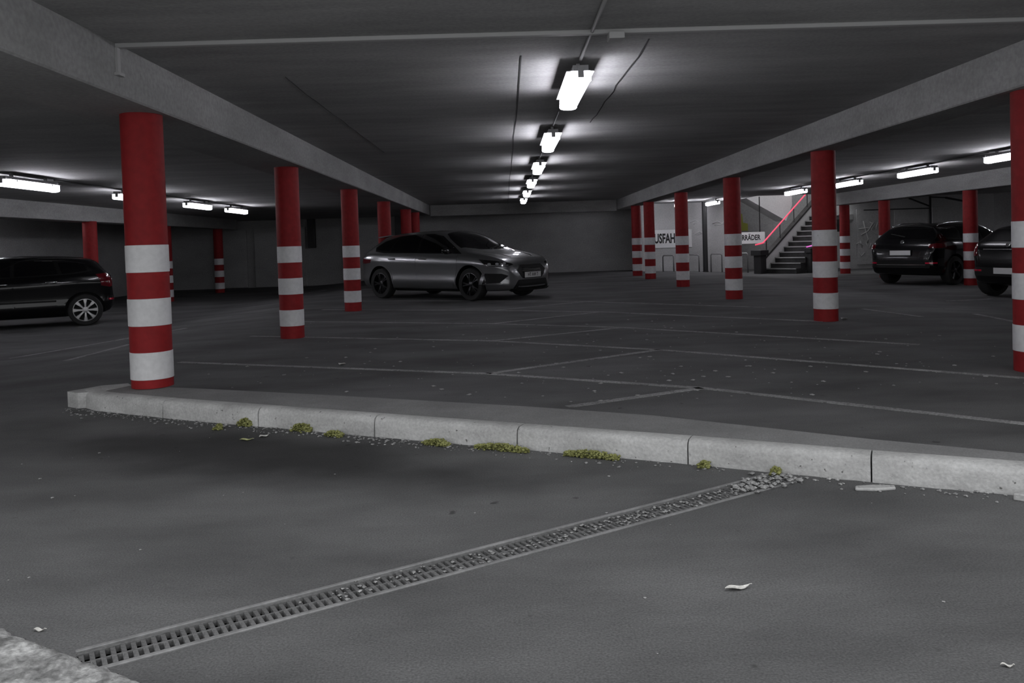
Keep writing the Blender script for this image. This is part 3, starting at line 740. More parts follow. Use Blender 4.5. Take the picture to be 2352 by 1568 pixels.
class Car:
    def __init__(s, name, sp, paint, loc, heading, label):
        s.sp = sp; s.paint = paint; s.root = empty(name, loc, heading)
        tag(s.root, label, 'car', 'parked cars')
        x0, x1 = sp['top'][0][0], sp['top'][-1][0]; n = 78
        st = []
        for i in range(n + 1):
            t = i / n; c = .5 - .5 * math.cos(math.pi * t)
            st.append(x0 + (x1 - x0) * (.55 * c + .45 * t))
        mb = MB().loft([car_section(sp, x) for x in st])
        me = bpy.data.meshes.new('body'); me.from_pydata(mb.v, [], mb.f); me.update()
        bm = bmesh.new(); bm.from_mesh(me); bmesh.ops.recalc_face_normals(bm, faces=bm.faces[:])
        s.bvh = BVHTree.FromBMesh(bm)
        bm.to_mesh(me); bm.free()
        me.materials.append(M[paint]); me.materials.append(M['plastic'])
        body = link('body', me, s.root)
        cut = MB()
        for ax in sp['axles']:
            for sd in (-1, 1):
                m = Matrix.Translation((ax, sd * (sp['hw'] - .12), sp['tyre']))
                ya, yb = -.13, .35
                if sd < 0: ya, yb = -.35, .13
                cut.lathe([(sp['arch'], ya), (sp['arch'], yb)], 40, 'Y', m)
        cm = bpy.data.meshes.new('cut'); cm.from_pydata(cut.v, [], cut.f); cm.update()
        bm = bmesh.new(); bm.from_mesh(cm); bmesh.ops.recalc_face_normals(bm, faces=bm.faces[:]); bm.to_mesh(cm); bm.free()
        cm.materials.append(M['plastic'])
        co = bpy.data.objects.new('cut', cm); COL.objects.link(co)
        body.parent = None
        md = body.modifiers.new('arches', 'BOOLEAN'); md.operation = 'DIFFERENCE'; md.object = co; md.solver = 'EXACT'
        try: md.material_mode = 'TRANSFER'
        except Exception: pass
        bpy.context.view_layer.update()
        nm = bpy.data.meshes.new_from_object(body.evaluated_get(bpy.context.evaluated_depsgraph_get()))
        body.modifiers.clear(); body.data = nm; nm.name = 'body'
        body.parent = s.root
        bpy.data.objects.remove(co, do_unlink=True)
        nm.polygons.foreach_set('use_smooth', [True] * len(nm.polygons))
        nm.set_sharp_from_angle(angle=R(38))
        s.body = body
    def patch(s, name, poly, o, u, d, mat, off=.004, th=.012, grid=.05, parent=None, v=(0, 0, 1)):
        """outline poly in the (u, v) plane through o, laid on the body by rays along d"""
        o, u, d, v = Vector(o), Vector(u).normalized(), Vector(d).normalized(), Vector(v).normalized()
        bm = bmesh.new()
        vs = [bm.verts.new((a, b, 0)) for a, b in poly]
        bm.faces.new(vs)
        lo = [min(p[k] for p in poly) for k in (0, 1)]; hi = [max(p[k] for p in poly) for k in (0, 1)]
        for k in (0, 1):
            c = lo[k] + grid
            while c < hi[k] - 1e-4:
                co = [0, 0, 0]; no = [0, 0, 0]; co[k] = c; no[k] = 1
                bmesh.ops.bisect_plane(bm, geom=bm.verts[:] + bm.edges[:] + bm.faces[:], plane_co=co, plane_no=no)
                c += grid
        bmesh.ops.triangulate(bm, faces=bm.faces[:])
        nr = {}; bad = []
        for w in bm.verts:
            st = o + u * w.co.x + v * w.co.y - d * 3
            loc, nor, idx, dist = s.bvh.ray_cast(st, d)
            if loc is None: bad.append(w); continue
            if nor.dot(d) > 0: nor = -nor
            w.co = loc + nor * off; nr[w] = nor
        if bad: bmesh.ops.delete(bm, geom=bad, context='VERTS')
        # give it a thickness reaching into the body
        ret = bmesh.ops.extrude_face_region(bm, geom=bm.faces[:])
        back = [e for e in ret['geom'] if isinstance(e, bmesh.types.BMVert)]
        for w in back: w.co += d * th
        bmesh.ops.recalc_face_normals(bm, faces=bm.faces[:])
        me = bpy.data.meshes.new(name); bm.to_mesh(me); bm.free()
        me.materials.append(M[mat])
        return link(name, me, parent or s.root, True, 40)
    def side(s, name, poly, sd, mat, **k):
        return s.patch(name, poly, (0, 0, 0), (1, 0, 0), (0, -sd, 0), mat, **k)
    def front(s, name, poly, mat, **k):
        return s.patch(name, poly, (0, 0, 0), (0, 1, 0), (-1, 0, 0), mat, **k)
    def rear(s, name, poly, mat, **k):
        return s.patch(name, poly, (0, 0, 0), (0, 1, 0), (1, 0, 0), mat, **k)
    def top(s, name, poly, mat, **k):
        return s.patch(name, poly, (0, 0, 0), (1, 0, 0), (0, 0, -1), mat, v=(0, 1, 0), **k)
    def wheels(s, rimmat, nsp, dbl=False, rr=.235, spw=.022, cover=False):
        r = s.sp['tyre']; tw = .105
        proto = {}
        for ax in s.sp['axles']:
            for sd in (-1, 1):
                mb = MB().lathe([(rr, -tw), (r * .93, -tw * 1.02), (r * .985, -tw * .8), (r, -tw * .4), (r, tw * .4), (r * .985, tw * .8), (r * .93, tw * 1.02), (rr, tw), (rr - .012, tw * .5), (rr - .012, -tw * .5)], 36, 'Y', None, True)
                w = mb.build('wheel', 'rubber', s.root, True, 45)
                w.location = (ax, sd * (s.sp['hw'] - tw - .015), r)
                if sd < 0: w.rotation_euler = (0, 0, math.pi)
                MB().lathe([(rr, tw * .98), (rr * .95, tw * 1.0), (rr * .93, tw * .55), (rr * .90, -tw * .9), (rr * .97, -tw), (rr * .97, tw * .5)], 36, 'Y', None, True).build('rim', rimmat, w, True, 35)
                MB().lathe([(rr * .90, tw * -.25), (rr * .90, tw * -.05), (rr * .3, tw * .05)], 28, 'Y').build('brake_disc', 'plastic', w, True, 35)
                MB().lathe([(.058, tw * .2), (.06, tw * .78), (.035, tw * .86), (.001, tw * .87)], 20, 'Y').build('hub', rimmat, w, True, 35)
                for k in range(nsp):
                    a = 2 * math.pi * k / nsp
                    for dd in ((-.16, .16) if dbl else (0,)):
                        ca = a + dd; c0 = a + dd * .5
                        def pt(ang, rad, lat, y):
                            return (rad * math.cos(ang) - lat * math.sin(ang), y, rad * math.sin(ang) + lat * math.cos(ang))
                        vs = []
                        for rad, ang, wd, y1 in ((.035, c0, spw * .8, .80), (rr * .6, (ca + c0) / 2, spw * (1.15 if cover else .8), .86), (rr * .95, ca, spw * (2.1 if cover else 1.0), .82)):
                            for lat, yy in ((-wd, y1 - .2), (wd, y1 - .2), (wd * .7, y1), (-wd * .7, y1)):
                                vs.append(pt(ang, rad, lat, yy * tw))
                        MB().loft([vs[0:4], vs[4:8], vs[8:12]]).build('spoke', rimmat, w)
    def mirrors(s, x, z, mat):
        for sd in (-1, 1):
            y = s.sp['hw'] * .93
            rings = []
            for k, (yy, a, b) in enumerate(((.0, .025, .025), (.05, .05, .04), (.08, .07, .055), (.145, .075, .058), (.185, .055, .045), (.20, .025, .022))):
                rings.append([(x + a * .8 * math.cos(t) - .01 * k, sd * (y + yy), z + .01 * k + b * math.sin(t)) for t in [2 * math.pi * j / 14 for j in range(14)]])
            o = MB().loft(rings).build('side_mirror', mat, s.root, True, 60)
            rings = [[(x - .055 - .0 * t, sd * (y + .11) + .052 * math.cos(t), z + .03 + .04 * math.sin(t)) for t in [2 * math.pi * j / 14 for j in range(14)]],
                     [(x - .082, sd * (y + .11) + .048 * math.cos(t), z + .03 + .036 * math.sin(t)) for t in [2 * math.pi * j / 14 for j in range(14)]]]
            MB().loft(rings).build('mirror_glass', 'glass', o, True, 40)
    def plate(s, end, x, z, txt, tilt=0):
        o = MB().box((-.008, -.26, -.055), (.008, .26, .055)).build('number_plate', 'plate', s.root)
        o.location = (x, 0, z); o.rotation_euler = (0, tilt, 0)
        if txt:
            rot = (R(90), 0, R(90)) if end > 0 else (R(90), 0, R(-90))
            text(txt, .10, (.0085 * end, 0, 0), rot, 'ink', o, .8, .002, .0008)
        fr = MB().box((-.012, -.275, -.07), (.002, .275, .07)).build('plate_holder', 'plastic', o)
        if end < 0: fr.rotation_euler = (0, 0, math.pi)
    def handles(s, door, sd, x, z, mat='chrome'):
        loc, nor, i, d = s.bvh.ray_cast(Vector((x, sd * 3, z)), Vector((0, -sd, 0)))
        y = loc.y
        pts = [(x + .10, y - sd * .005, z), (x + .085, y + sd * .032, z + .004), (x - .07, y + sd * .034, z + .006), (x - .10, y - sd * .005, z + .006)]
        MB().tube(pts, .014, 8).build('door_handle', mat, door, True)

def mirror_poly(p): return [(-a, b) for a, b in p][::-1]
def mir_v(p): return [(a, -b) for a, b in p][::-1]

# ---------------- silver hatchback
SP = dict(
    top=[(-2.19, .60), (-2.175, .84), (-2.11, 1.00), (-1.98, 1.12), (-1.76, 1.30), (-1.52, 1.405), (-1.0, 1.455), (-.3, 1.47), (.15, 1.45), (.48, 1.375), (.90, 1.175), (1.22, 1.015),
         (1.36, .985), (1.70, .93), (1.93, .865), (2.06, .79), (2.14, .69), (2.19, .52)],
    belt=[(-2.19, .52), (-2.15, .82), (-2.05, .95), (-1.6, .99), (-.5, .965), (.5, .935), (1.2, .91), (1.7, .855), (1.93, .80), (2.06, .735), (2.14, .65), (2.19, .50)],
    bot=[(-2.19, .38), (-2.1, .27), (-1.8, .22), (-1, .19), (1, .19), (1.8, .19), (2.1, .20), (2.19, .26)],
    wid=[(-2.19, .60), (-2.15, .73), (-2.05, .82), (-1.8, .88), (-1.4, .91), (0, .905), (1.3, .91), (1.65, .895), (1.9, .83), (2.04, .74), (2.13, .63), (2.19, .46)],
    roof=.575, axles=(1.29, -1.41), tyre=.335, arch=.395, hw=.905)
car = Car('hatchback_car', SP, 'silver', (-1.13, 17.72, 0), R(-40), 'silver hatchback parked at an angle between the columns')
for sd in (-1, 1):
    dlo = [(1.02, .955), (.30, 1.335), (.02, 1.385), (-.5, 1.395), (-1.0, 1.365), (-1.42, 1.27), (-1.66, 1.13), (-1.62, 1.045), (-1.3, 1.005), (-.4, .99)]
    car.side('window_surround', dlo, sd, 'gloss', off=.003)
    car.side('side_window', [(.80, .985), (.27, 1.305), (.0, 1.36), (-.22, 1.368), (-.22, 1.01)], sd, 'glass', off=.007)
    car.side('side_window', [(-.29, 1.012), (-.29, 1.370), (-.55, 1.372), (-.98, 1.34), (-1.12, 1.035)], sd, 'glass', off=.007)
    car.side('side_window', [(-1.18, 1.04), (-1.06, 1.325), (-1.38, 1.25), (-1.6, 1.125), (-1.57, 1.075)], sd, 'glass', off=.007)
    d1 = car.side('door', [(.93, .945), (-.23, .985), (-.25, .60), (-.22, .30), (.80, .29), (.88, .45), (.95, .70)], sd, 'silver', off=.005)
    d2 = car.side('door', [(-.255, .985), (-1.17, .985), (-1.10, .80), (-.95, .62), (-.86, .32), (-.245, .30), (-.275, .60)], sd, 'silver', off=.005)
    car.handles(d1, sd, -.05, .86, 'silver'); car.handles(d2, sd, -1.0, .875, 'silver')
    car.side('sill_skirt', [(.92, .245), (.92, .20), (-1.0, .20), (-1.0, .245)], sd, 'gloss', off=.02)
    u = (.6, -sd * .8, 0); d = (-.8, -sd * .6, 0); oo = (1.85, sd * .70, 0)
    hl = car.patch('headlight', [(-.33, .835), (-.05, .80), (.26, .745), (.31, .715), (.20, .69), (-.02, .685), (-.20, .70), (-.27, .755)], oo, u, d, 'gloss', off=.006)
    for cx in (-.16, -.02, .12):
        car.patch('projector', [(cx + .033 * math.cos(t), .735 + .010 * (cx > .1) + .024 * math.sin(t)) for t in [2 * math.pi * j / 10 for j in range(10)]], oo, u, d, 'lens', off=.012, parent=hl, grid=.03)
    car.patch('running_light', [(-.18, .708), (.0, .697), (.2, .702), (.2, .712), (.0, .708), (-.18, .72)], oo, u, d, 'lens', off=.011, parent=hl)
    fv = car.patch('fog_vent', [(-.24, .555), (.06, .545), (.20, .50), (.02, .36), (-.26, .345), (-.30, .45)], oo, u, d, 'plastic', off=.005)
    car.patch('vent_trim', [(-.30, .33), (.05, .33), (.24, .49), (.19, .50), (.02, .365), (-.26, .355)], oo, u, d, 'silver', off=.014, parent=fv)
    car.patch('vent_trim', [(-.345, .335), (-.29, .335), (-.255, .44), (-.235, .56), (-.275, .56), (-.31, .45)], oo, u, d, 'silver', off=.014, parent=fv)
    u2 = (-.6, -sd * .8, 0); d2_ = (.8, -sd * .6, 0)
    car.patch('taillight', [(-.28, .87), (.10, .90), (.10, .80), (-.1, .78), (-.26, .80)], (-1.95, sd * .72, 0), u2, d2_, 'tail', off=.008)
    car.side('wheel_arch_trim', [(1.29 + .425 * math.cos(t), .335 + .425 * math.sin(t)) for t in [math.pi * j / 14 for j in range(15)]]
             + [(1.29 + .397 * math.cos(t), .335 + .397 * math.sin(t)) for t in [math.pi * j / 14 for j in range(14, -1, -1)]], sd, 'silver', off=.008, grid=.2)
    car.side('wheel_arch_trim', [(-1.41 + .425 * math.cos(t), .335 + .425 * math.sin(t)) for t in [math.pi * j / 14 for j in range(15)]]
             + [(-1.41 + .397 * math.cos(t), .335 + .397 * math.sin(t)) for t in [math.pi * j / 14 for j in range(14, -1, -1)]], sd, 'silver', off=.008, grid=.2)
car.top('windscreen', [(1.19, 0), (1.15, .35), (1.02, .62), (.92, .70), (.50, .585), (.34, .50), (.28, 0), (.34, -.50), (.50, -.585), (.92, -.70), (1.02, -.62), (1.15, -.35)], 'glass', off=.005, grid=.07)
for sg in (-1, 1):
    car.top('wiper', [(1.17, sg * .12), (1.16, sg * .12 + .012), (1.03, sg * .12 + .48), (1.015, sg * .12 + .47)][::1], 'plastic', off=.016)
car.top('hood', [(2.0, 0), (1.97, .42), (1.80, .62), (1.5, .72), (1.20, .76), (1.24, .4), (1.25, 0), (1.24, -.4), (1.20, -.76), (1.5, -.72), (1.80, -.62), (1.97, -.42)], 'silver', off=.005, grid=.09)
for sg in (-1, 1):
    car.top('hood_crease', [(1.93, sg * .34), (1.93, sg * .36), (1.35, sg * .52), (1.35, sg * .49)], 'silver', off=.012)
gr = car.front('grille', [(-.45, .60), (-.34, .70), (.34, .70), (.45, .60), (.38, .50), (.30, .435), (-.30, .435), (-.38, .50)], 'plastic', off=.006)
car.front('grille_frame', [(-.46, .60), (-.35, .712), (.35, .712), (.46, .60), (.447, .60), (.342, .70), (-.342, .70), (-.447, .60)], 'chrome', off=.010, parent=gr)
for z in (.64, .61, .58, .55, .52, .49):
    w = .30 if z > .5 else .26
    car.front('grille_bar', [(-w, z), (w, z), (w, z - .008), (-w, z - .008)], 'gloss', off=.012, parent=gr)
car.front('lower_intake', [(-.56, .245), (-.44, .41), (.44, .41), (.56, .245)], 'plastic', off=.006)
car.front('front_lip', [(-.62, .225), (-.60, .245), (.60, .245), (.62, .225), (.55, .205), (-.55, .205)], 'gloss', off=.03)
car.plate(1, 2.205, .50, 'HT AW 7')
car.rear('rear_window', [(-.55, 1.12), (-.50, 1.33), (.50, 1.33), (.55, 1.12)], 'glass', off=.005)
sp = MB().add([(-1.45, -.52, 1.405), (-1.45, .52, 1.405), (-1.86, .50, 1.375), (-1.86, -.50, 1.375), (-1.45, -.52, 1.38), (-1.45, .52, 1.38), (-1.86, .50, 1.35), (-1.86, -.50, 1.35)],
              [(0, 3, 2, 1), (4, 5, 6, 7), (0, 1, 5, 4), (1, 2, 6, 5), (2, 3, 7, 6), (3, 0, 4, 7)]).build('roof_spoiler', 'silver', car.root)
bevel_obj(sp, .01, 2)
car.mirrors(.74, .985, 'gloss')
car.wheels('rim_dark', 5, True)

# ---------------- black cars
def black_rear(car, tail_poly, tail_o, tx, plate_x, plate_z, win, rz):
    for sd in (-1, 1):
        u2 = (-.6, -sd * .8, 0); d2 = (.8, -sd * .6, 0)
        tl = car.patch('taillight', tail_poly, (tail_o[0], sd * tail_o[1], 0), u2, d2, 'tail', off=.008)
        car.patch('rear_reflector', [(-.12, rz), (.12, rz), (.12, rz - .035), (-.12, rz - .035)], (tail_o[0] - .05, sd * (tail_o[1] - .08), 0), u2, d2, 'reflector', off=.01)
    car.rear('rear_window', win, 'glass', off=.005)

SPS = dict(   # estate / crossover
    top=[(-2.17, .62), (-2.15, .88), (-2.08, 1.02), (-1.99, 1.14), (-1.84, 1.32), (-1.68, 1.40), (-1.1, 1.445), (-.4, 1.46), (.1, 1.44), (.42, 1.36), (.82, 1.16), (1.10, 1.035), (1.25, 1.0), (1.65, .95), (1.92, .88), (2.06, .79), (2.14, .66), (2.17, .52)],
    belt=[(-2.17, .55), (-2.14, .86), (-2.05, 1.0), (-1.6, 1.04), (-.5, 1.01), (.5, .98), (1.1, .95), (1.65, .90), (1.92, .82), (2.06, .73), (2.14, .62), (2.17, .50)],
    bot=[(-2.17, .40), (-2.08, .28), (-1.8, .23), (-1, .21), (1, .21), (1.8, .22), (2.08, .25), (2.17, .30)],
    wid=[(-2.17, .66), (-2.13, .77), (-2.03, .84), (-1.8, .88), (-1.4, .90), (0, .90), (1.25, .90), (1.6, .88), (1.88, .80), (2.02, .71), (2.12, .60), (2.17, .46)],
    roof=.60, axles=(1.24, -1.40), tyre=.335, arch=.39, hw=.90)
h = R(30); cx, cy = 9.30 + 2.17 * math.cos(h), 18.85 + 2.17 * math.sin(h)
car = Car('estate_car', SPS, 'black_paint', (cx, cy, floor_z(cx)), h, 'black estate car seen from behind near the graffiti wall')
for sd in (-1, 1):
    car.side('window_surround', [(.98, 1.01), (.28, 1.31), (-.1, 1.365), (-.8, 1.37), (-1.5, 1.34), (-1.78, 1.26), (-1.82, 1.10), (-1.2, 1.06), (-.3, 1.03)], sd, 'gloss', off=.003)
    car.side('side_window', [(.76, 1.035), (.24, 1.285), (-.1, 1.34), (-.18, 1.34), (-.18, 1.05)], sd, 'glass', off=.007)
    car.side('side_window', [(-.25, 1.052), (-.25, 1.343), (-1.0, 1.343), (-1.1, 1.075)], sd, 'glass', off=.007)
    car.side('side_window', [(-1.17, 1.08), (-1.08, 1.34), (-1.5, 1.315), (-1.72, 1.25), (-1.74, 1.12)], sd, 'glass', off=.007)
    d1 = car.side('door', [(.90, .98), (-.2, 1.02), (-.22, .6), (-.2, .33), (.78, .32), (.86, .5), (.92, .75)], sd, 'black_paint', off=.005)
    d2 = car.side('door', [(-.225, 1.02), (-1.15, 1.04), (-1.08, .85), (-.93, .66), (-.85, .35), (-.215, .33), (-.245, .6)], sd, 'black_paint', off=.005)
    car.handles(d1, sd, -.03, .90); car.handles(d2, sd, -.97, .92)
    MB().tube([(.05, sd * .56, 1.39), (.0, sd * .575, 1.445), (-.5, sd * .58, 1.47), (-1.2, sd * .575, 1.455), (-1.55, sd * .565, 1.415), (-1.6, sd * .56, 1.375)], .014, 8).build('roof_rail', 'chrome', car.root, True)
    u = (.6, -sd * .8, 0); d = (-.8, -sd * .6, 0)
    car.patch('headlight', [(-.28, .87), (.22, .78), (.22, .72), (-.2, .74)], (1.85, sd * .68, 0), u, d, 'lens', off=.006)
black_rear(car, [(-.24, .96), (-.04, .98), (.14, .96), (.14, .88), (-.05, .87), (-.22, .88)], (-1.95, .72), 0, 0, 0,
           [(-.60, 1.10), (-.52, 1.34), (.52, 1.34), (.60, 1.10)], .55)
car.top('windscreen', [(1.08, 0), (1.04, .35), (.90, .64), (.80, .70), (.42, .60), (.28, .50), (.24, 0), (.28, -.50), (.42, -.60), (.80, -.70), (.90, -.64), (1.04, -.35)], 'glass', off=.005, grid=.08)
car.plate(-1, -2.175, .77, None)
em = MB().lathe([(.045, 0), (.05, .006), (.04, .014), (.001, .016)], 20).build('emblem', 'chrome', car.root, True, 30)
em.location = (-2.085, 0, 1.02); em.rotation_euler = (0, R(-72), 0)
car.rear('bumper_trim', [(-.62, .50), (.62, .50), (.62, .485), (-.62, .485)], 'chrome', off=.008)
car.rear('rear_bumper', [(-.75, .60), (.75, .60), (.70, .42), (-.70, .42)], 'plastic', off=.006)
car.rear('rear_wiper', [(-.02, 1.12), (.38, 1.20), (.38, 1.215), (-.02, 1.145)], 'plastic', off=.014)
car.mirrors(.70, 1.06, 'black_paint')
car.wheels('rim_dark', 5, False, spw=.03)

SPH = dict(   # compact hatchback
    top=[(-1.95, .60), (-1.94, .86), (-1.89, .98), (-1.80, 1.09), (-1.66, 1.25), (-1.50, 1.33), (-.9, 1.385), (-.3, 1.40), (.15, 1.375), (.46, 1.30), (.82, 1.13), (1.08, 1.01), (1.22, .98), (1.5, .93), (1.75, .85), (1.87, .74), (1.95, .52)],
    belt=[(-1.95, .52), (-1.93, .83), (-1.85, .97), (-1.4, 1.0), (-.5, .97), (.5, .94), (1.1, .91), (1.5, .86), (1.75, .78), (1.87, .68), (1.95, .50)],
    bot=[(-1.95, .38), (-1.86, .27), (-1.6, .21), (-1, .19), (1, .19), (1.6, .20), (1.86, .23), (1.95, .28)],
    wid=[(-1.95, .60), (-1.91, .72), (-1.82, .79), (-1.6, .83), (-1.2, .85), (0, .85), (1.15, .85), (1.45, .83), (1.7, .75), (1.84, .65), (1.95, .44)],
    roof=.56, axles=(1.18, -1.44), tyre=.31, arch=.36, hw=.85)
def hatch(name, loc, h, label, rim, nsp, cover):
    car = Car(name, SPH, 'black_paint', loc, h, label)
    for sd in (-1, 1):
        car.side('window_surround', [(.96, .965), (.26, 1.26), (.0, 1.30), (-.5, 1.315), (-1.1, 1.30), (-1.48, 1.22), (-1.58, 1.08), (-1.3, 1.02), (-.4, .99)], sd, 'gloss', off=.003)
        car.side('side_window', [(.74, .99), (.22, 1.235), (.0, 1.28), (-.2, 1.29), (-.2, 1.01)], sd, 'glass', off=.007)
        car.side('side_window', [(-.27, 1.012), (-.27, 1.292), (-.9, 1.288), (-1.0, 1.03)], sd, 'glass', off=.007)
        car.side('side_window', [(-1.07, 1.035), (-.98, 1.283), (-1.3, 1.255), (-1.44, 1.20), (-1.50, 1.08)], sd, 'glass', off=.007)
        d1 = car.side('door', [(.86, .945), (-.22, .98), (-.24, .6), (-.22, .30), (.74, .29), (.82, .47), (.88, .7)], sd, 'black_paint', off=.005)
        d2 = car.side('door', [(-.245, .98), (-1.05, .995), (-1.02, .80), (-.98, .62), (-.96, .32), (-.235, .30), (-.265, .6)], sd, 'black_paint', off=.005)
        car.handles(d1, sd, -.06, .86); car.handles(d2, sd, -.88, .875)
        car.side('rub_strip', [(.80, .53), (.80, .495), (-.95, .495), (-.95, .53)], sd, 'plastic', off=.014)
        u = (.6, -sd * .8, 0); d = (-.8, -sd * .6, 0)
        car.patch('headlight', [(-.26, .86), (.2, .76), (.2, .68), (-.2, .70)], (1.65, sd * .64, 0), u, d, 'lens', off=.006)
    black_rear(car, [(-.16, 1.0), (.0, 1.02), (.08, .96), (.12, .78), (.0, .74), (-.14, .78)], (-1.80, .68), 0, 0, 0, [(-.53, 1.04), (-.47, 1.27), (.47, 1.27), (.53, 1.04)], .52)
    car.top('windscreen', [(1.06, 0), (1.02, .35), (.88, .60), (.78, .66), (.42, .56), (.28, .48), (.24, 0), (.28, -.48), (.42, -.56), (.78, -.66), (.88, -.60), (1.02, -.35)], 'glass', off=.005, grid=.08)
    car.mirrors(.66, 1.0, 'black_paint')
    car.rear('rear_bumper', [(-.70, .56), (.70, .56), (.66, .40), (-.66, .40)], 'plastic', off=.006)
    car.rear('boot_trim', [(-.5, .90), (.5, .90), (.5, .885), (-.5, .885)], 'chrome', off=.008)
    em = MB().lathe([(.04, 0), (.045, .006), (.036, .013), (.001, .015)], 20).build('emblem', 'chrome', car.root, True, 30)
    em.location = (-1.905, 0, .97); em.rotation_euler = (0, R(-70), 0)
    car.wheels(rim, nsp, False, rr=.222, spw=.021, cover=cover)
    return car
h = R(207); hx, hy = math.cos(h), math.sin(h)
wx, wy = -8.30, 15.95      # contact of the rear wheel on the camera side
lx, ly = -hy, hx
cx = wx - lx * .735 + hx * 1.44; cy = wy - ly * .735 + hy * 1.44
c1 = hatch('compact_car', (cx, cy, floor_z(cx)), h, 'black compact car with silver wheel covers cut by the left picture edge', 'rim_silver', 8, True)
h = R(17)
cx, cy = 9.05 + 1.95 * math.cos(h), 14.45 + 1.95 * math.sin(h)
c2 = hatch('hatchback_car', (cx, cy, floor_z(cx)), h, 'black hatchback half hidden by the column at the right picture edge', 'rim_dark', 7, False)
c2.plate(-1, -1.955, .50, None)

# ================================================================== SMALL THINGS ON THE FLOOR
def leaf(x, y, L, W, rz, mat, label, z=0.0, curl=.3):
    mb = MB(); n = 9; top = []
    for i in range(n + 1):
        t = i / n; w = W * math.sin(math.pi * (t * .96 + .02)) ** .8 * (1 - .25 * t)
        a = (t - .5) * L; zz = .004 + curl * L * ((t - .5) ** 2) + .003 * math.sin(7 * t)
        top.append([(a, -w / 2, zz + .18 * w), (a, 0, zz), (a, w / 2, zz + .22 * w)])
    for th in (0, -.0015):
        k = len(mb.v)
        mb.v += [(p[0], p[1], p[2] + th) for r in top for p in r]
        for i in range(n):
            for j in range(2):
                f = (k + i * 3 + j, k + (i + 1) * 3 + j, k + (i + 1) * 3 + j + 1, k + i * 3 + j + 1)
                mb.f.append(f if th == 0 else f[::-1])
    o = mb.build('dry_leaf', mat, None, True)
    MB().tube([(L * .48, 0, .008 + curl * L * .23), (L * .62, .004, .004 + curl * L * .3)], .0012, 5).build('stalk', mat, o)
    o.location = (x, y, z + floor_z(x)); o.rotation_euler = (0, 0, rz)
    return tag(o, label, 'leaf', 'fallen leaves')
leaf(.713, 2.545, .085, .030, R(12), 'leaf_pale', 'pale curled dry leaf alone on the asphalt in front')
leaf(-1.447, 2.425, .036, .016, R(-8), 'leaf_pale', 'small pale leaf beside the rough stone paving')
leaf(1.262, 2.035, .030, .014, R(-15), 'leaf_pale', 'tiny pale leaf near the lower right corner')
leaf(-1.583, 4.81, .075, .035, R(5), 'leaf_green', 'yellow green leaf lying below the kerb')
leaf(-1.50, 4.885, .055, .045, R(40), 'leaf_pale', 'pale crumpled leaf below the kerb')
leaf(-3.90, 5.16, .06, .035, R(10), 'leaf_pale', 'small pale leaf at the left picture edge')
leaf(4.44, 10.53, .10, .09, R(30), 'leaf_pale', 'pale scrap at the foot of the large column before the stairs')
leaf(-1.615, 7.84, .09, .08, R(70), 'leaf_pale', 'pale scrap standing on the first bay line')
# flat mortar shards by the kerb
def shard(pts, c, h, label):
    o = MB().prism(pts, 0, h).build('mortar_shard', 'kerb'); bevel_obj(o, .004, 1)
    o.location = (c[0], c[1], .0)
    return tag(o, label, 'shard', 'mortar shards')
shard([(-.085, -.012), (.0, -.03), (.09, -.02), (.10, .012), (.01, .03), (-.07, .022)], (1.59, 3.50), .014, 'flat pale mortar shard lying at the foot of the kerb')
shard([(-.09, .01), (-.02, -.05), (.12, -.08), (.16, .02), (.03, .05)], (2.17, 3.29), .03, 'pale mortar lump at the kerb foot by the right picture edge')
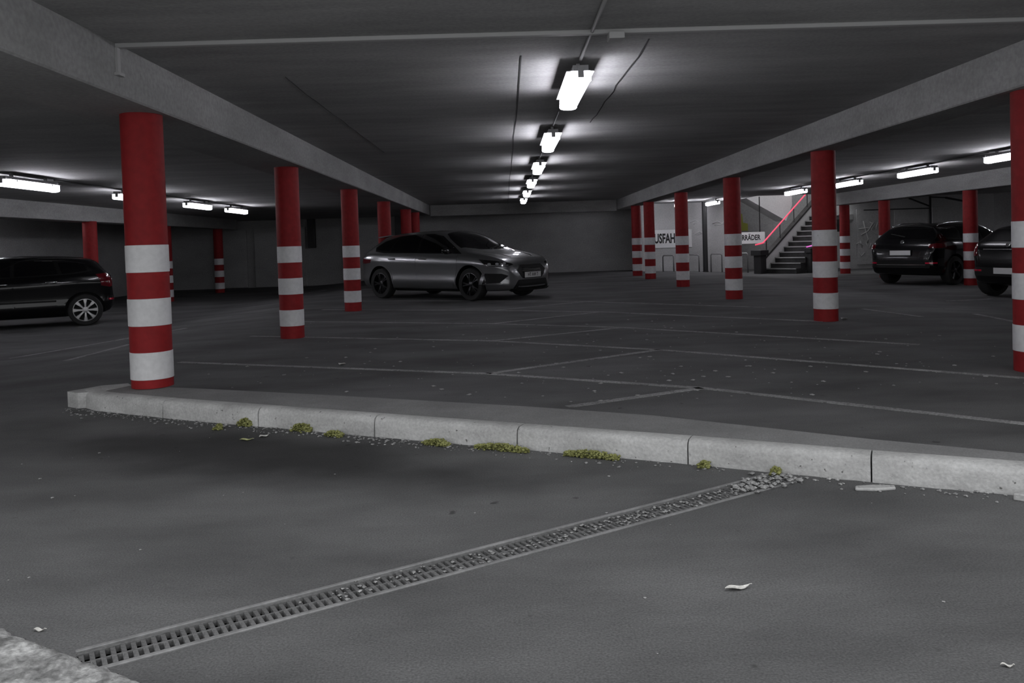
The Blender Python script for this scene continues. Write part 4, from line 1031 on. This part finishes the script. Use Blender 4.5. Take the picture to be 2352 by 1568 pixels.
# moss tufts along the kerb foot
def moss(x, y, L, seed, label, h=.035):
    rnd = random.Random(seed); mb = MB(); d = Vector((.90, -.44))
    for k in range(int(220 * L / .15) + 60):
        a = rnd.uniform(-.5, .5) * L; b = rnd.gauss(0, .012)
        rock_mesh(mb, (d.x * a + .44 * b, d.y * a + .9 * b, rnd.uniform(.0, h) * math.exp(-(a / L) ** 2 * 3)), rnd.uniform(.004, .011), rnd, .8)
    o = mb.build('moss_tuft', 'moss')
    o.location = (x, y, .002)
    return tag(o, label, 'moss', 'moss at the kerb foot')
moss(-1.72, 5.22, .10, 1, 'round moss tuft at the kerb foot, leftmost of the moss patches', .05)
moss(-1.86, 5.14, .04, 2, 'tiny moss tuft just left of the leftmost round moss tuft')
moss(-1.30, 5.01, .14, 3, 'moss tuft at the kerb foot above the yellow green leaf', .05)
moss(-1.06, 4.84, .12, 4, 'moss tuft lying slightly off the kerb foot')
moss(-.42, 4.54, .16, 5, 'moss tuft at the kerb foot near the middle of the picture')
moss(-.05, 4.38, .32, 6, 'long moss strip along the kerb foot left of the middle stone joint')
moss(.42, 4.17, .30, 7, 'long moss strip along the kerb foot right of the middle stone joint')
moss(.945, 3.915, .05, 8, 'small moss cushion in a kerb joint left of the drain end')
moss(1.25, 3.77, .04, 9, 'small moss cushion at the kerb where the drain ends')
# grit at the kerb foot
rnd = random.Random(21); mb = MB()
for k in range(900):
    s = rnd.random() * 6.6; p = along(FRONT, s); w = abs(rnd.gauss(0, .07)) + .004
    if s > 3.6 and rnd.random() < .55: continue
    rock_mesh(mb, (p.x - .44 * w, p.y - .90 * w, .002), rnd.choice((.004, .005, .006, .008, .012)), rnd, .6)
for k in range(70):
    s = DLEN - rnd.random() * .35; p = DA + DD * s + DN * rnd.gauss(0, .05)
    rock_mesh(mb, (p.x, p.y, .008), rnd.uniform(.008, .020), rnd, .6)
tag(mb.build('kerb_gravel', 'pebble'), 'loose grit and small stones along the foot of the kerb', 'gravel', kind='stuff')
# scattered pale specks on the asphalt
rnd = random.Random(33); mb = MB()
for k in range(300):
    x = rnd.gauss(1.6, 2.2); y = 5.6 + abs(rnd.gauss(0, 3.2)) + max(0, (.3 - x) * .25)
    if y < 6.4 - .47 * (x + 3.1) + .6 or not -3.4 < x < 4.9: continue
    rock_mesh(mb, (x, y, floor_z(x) + .002), rnd.choice((.006, .008, .010, .014, .022)), rnd, .35)
for k in range(70):
    x = rnd.uniform(-4.2, 2.2); y = rnd.uniform(2.1, 5.6)
    if y > 5.7 - .5 * (x + 3.0): continue
    rock_mesh(mb, (x, y, floor_z(x) + .001), rnd.choice((.003, .004, .006, .009)), rnd, .4)
tag(mb.build('floor_litter', 'litter'), 'scattered small pale specks of litter on the asphalt', 'litter', kind='stuff')
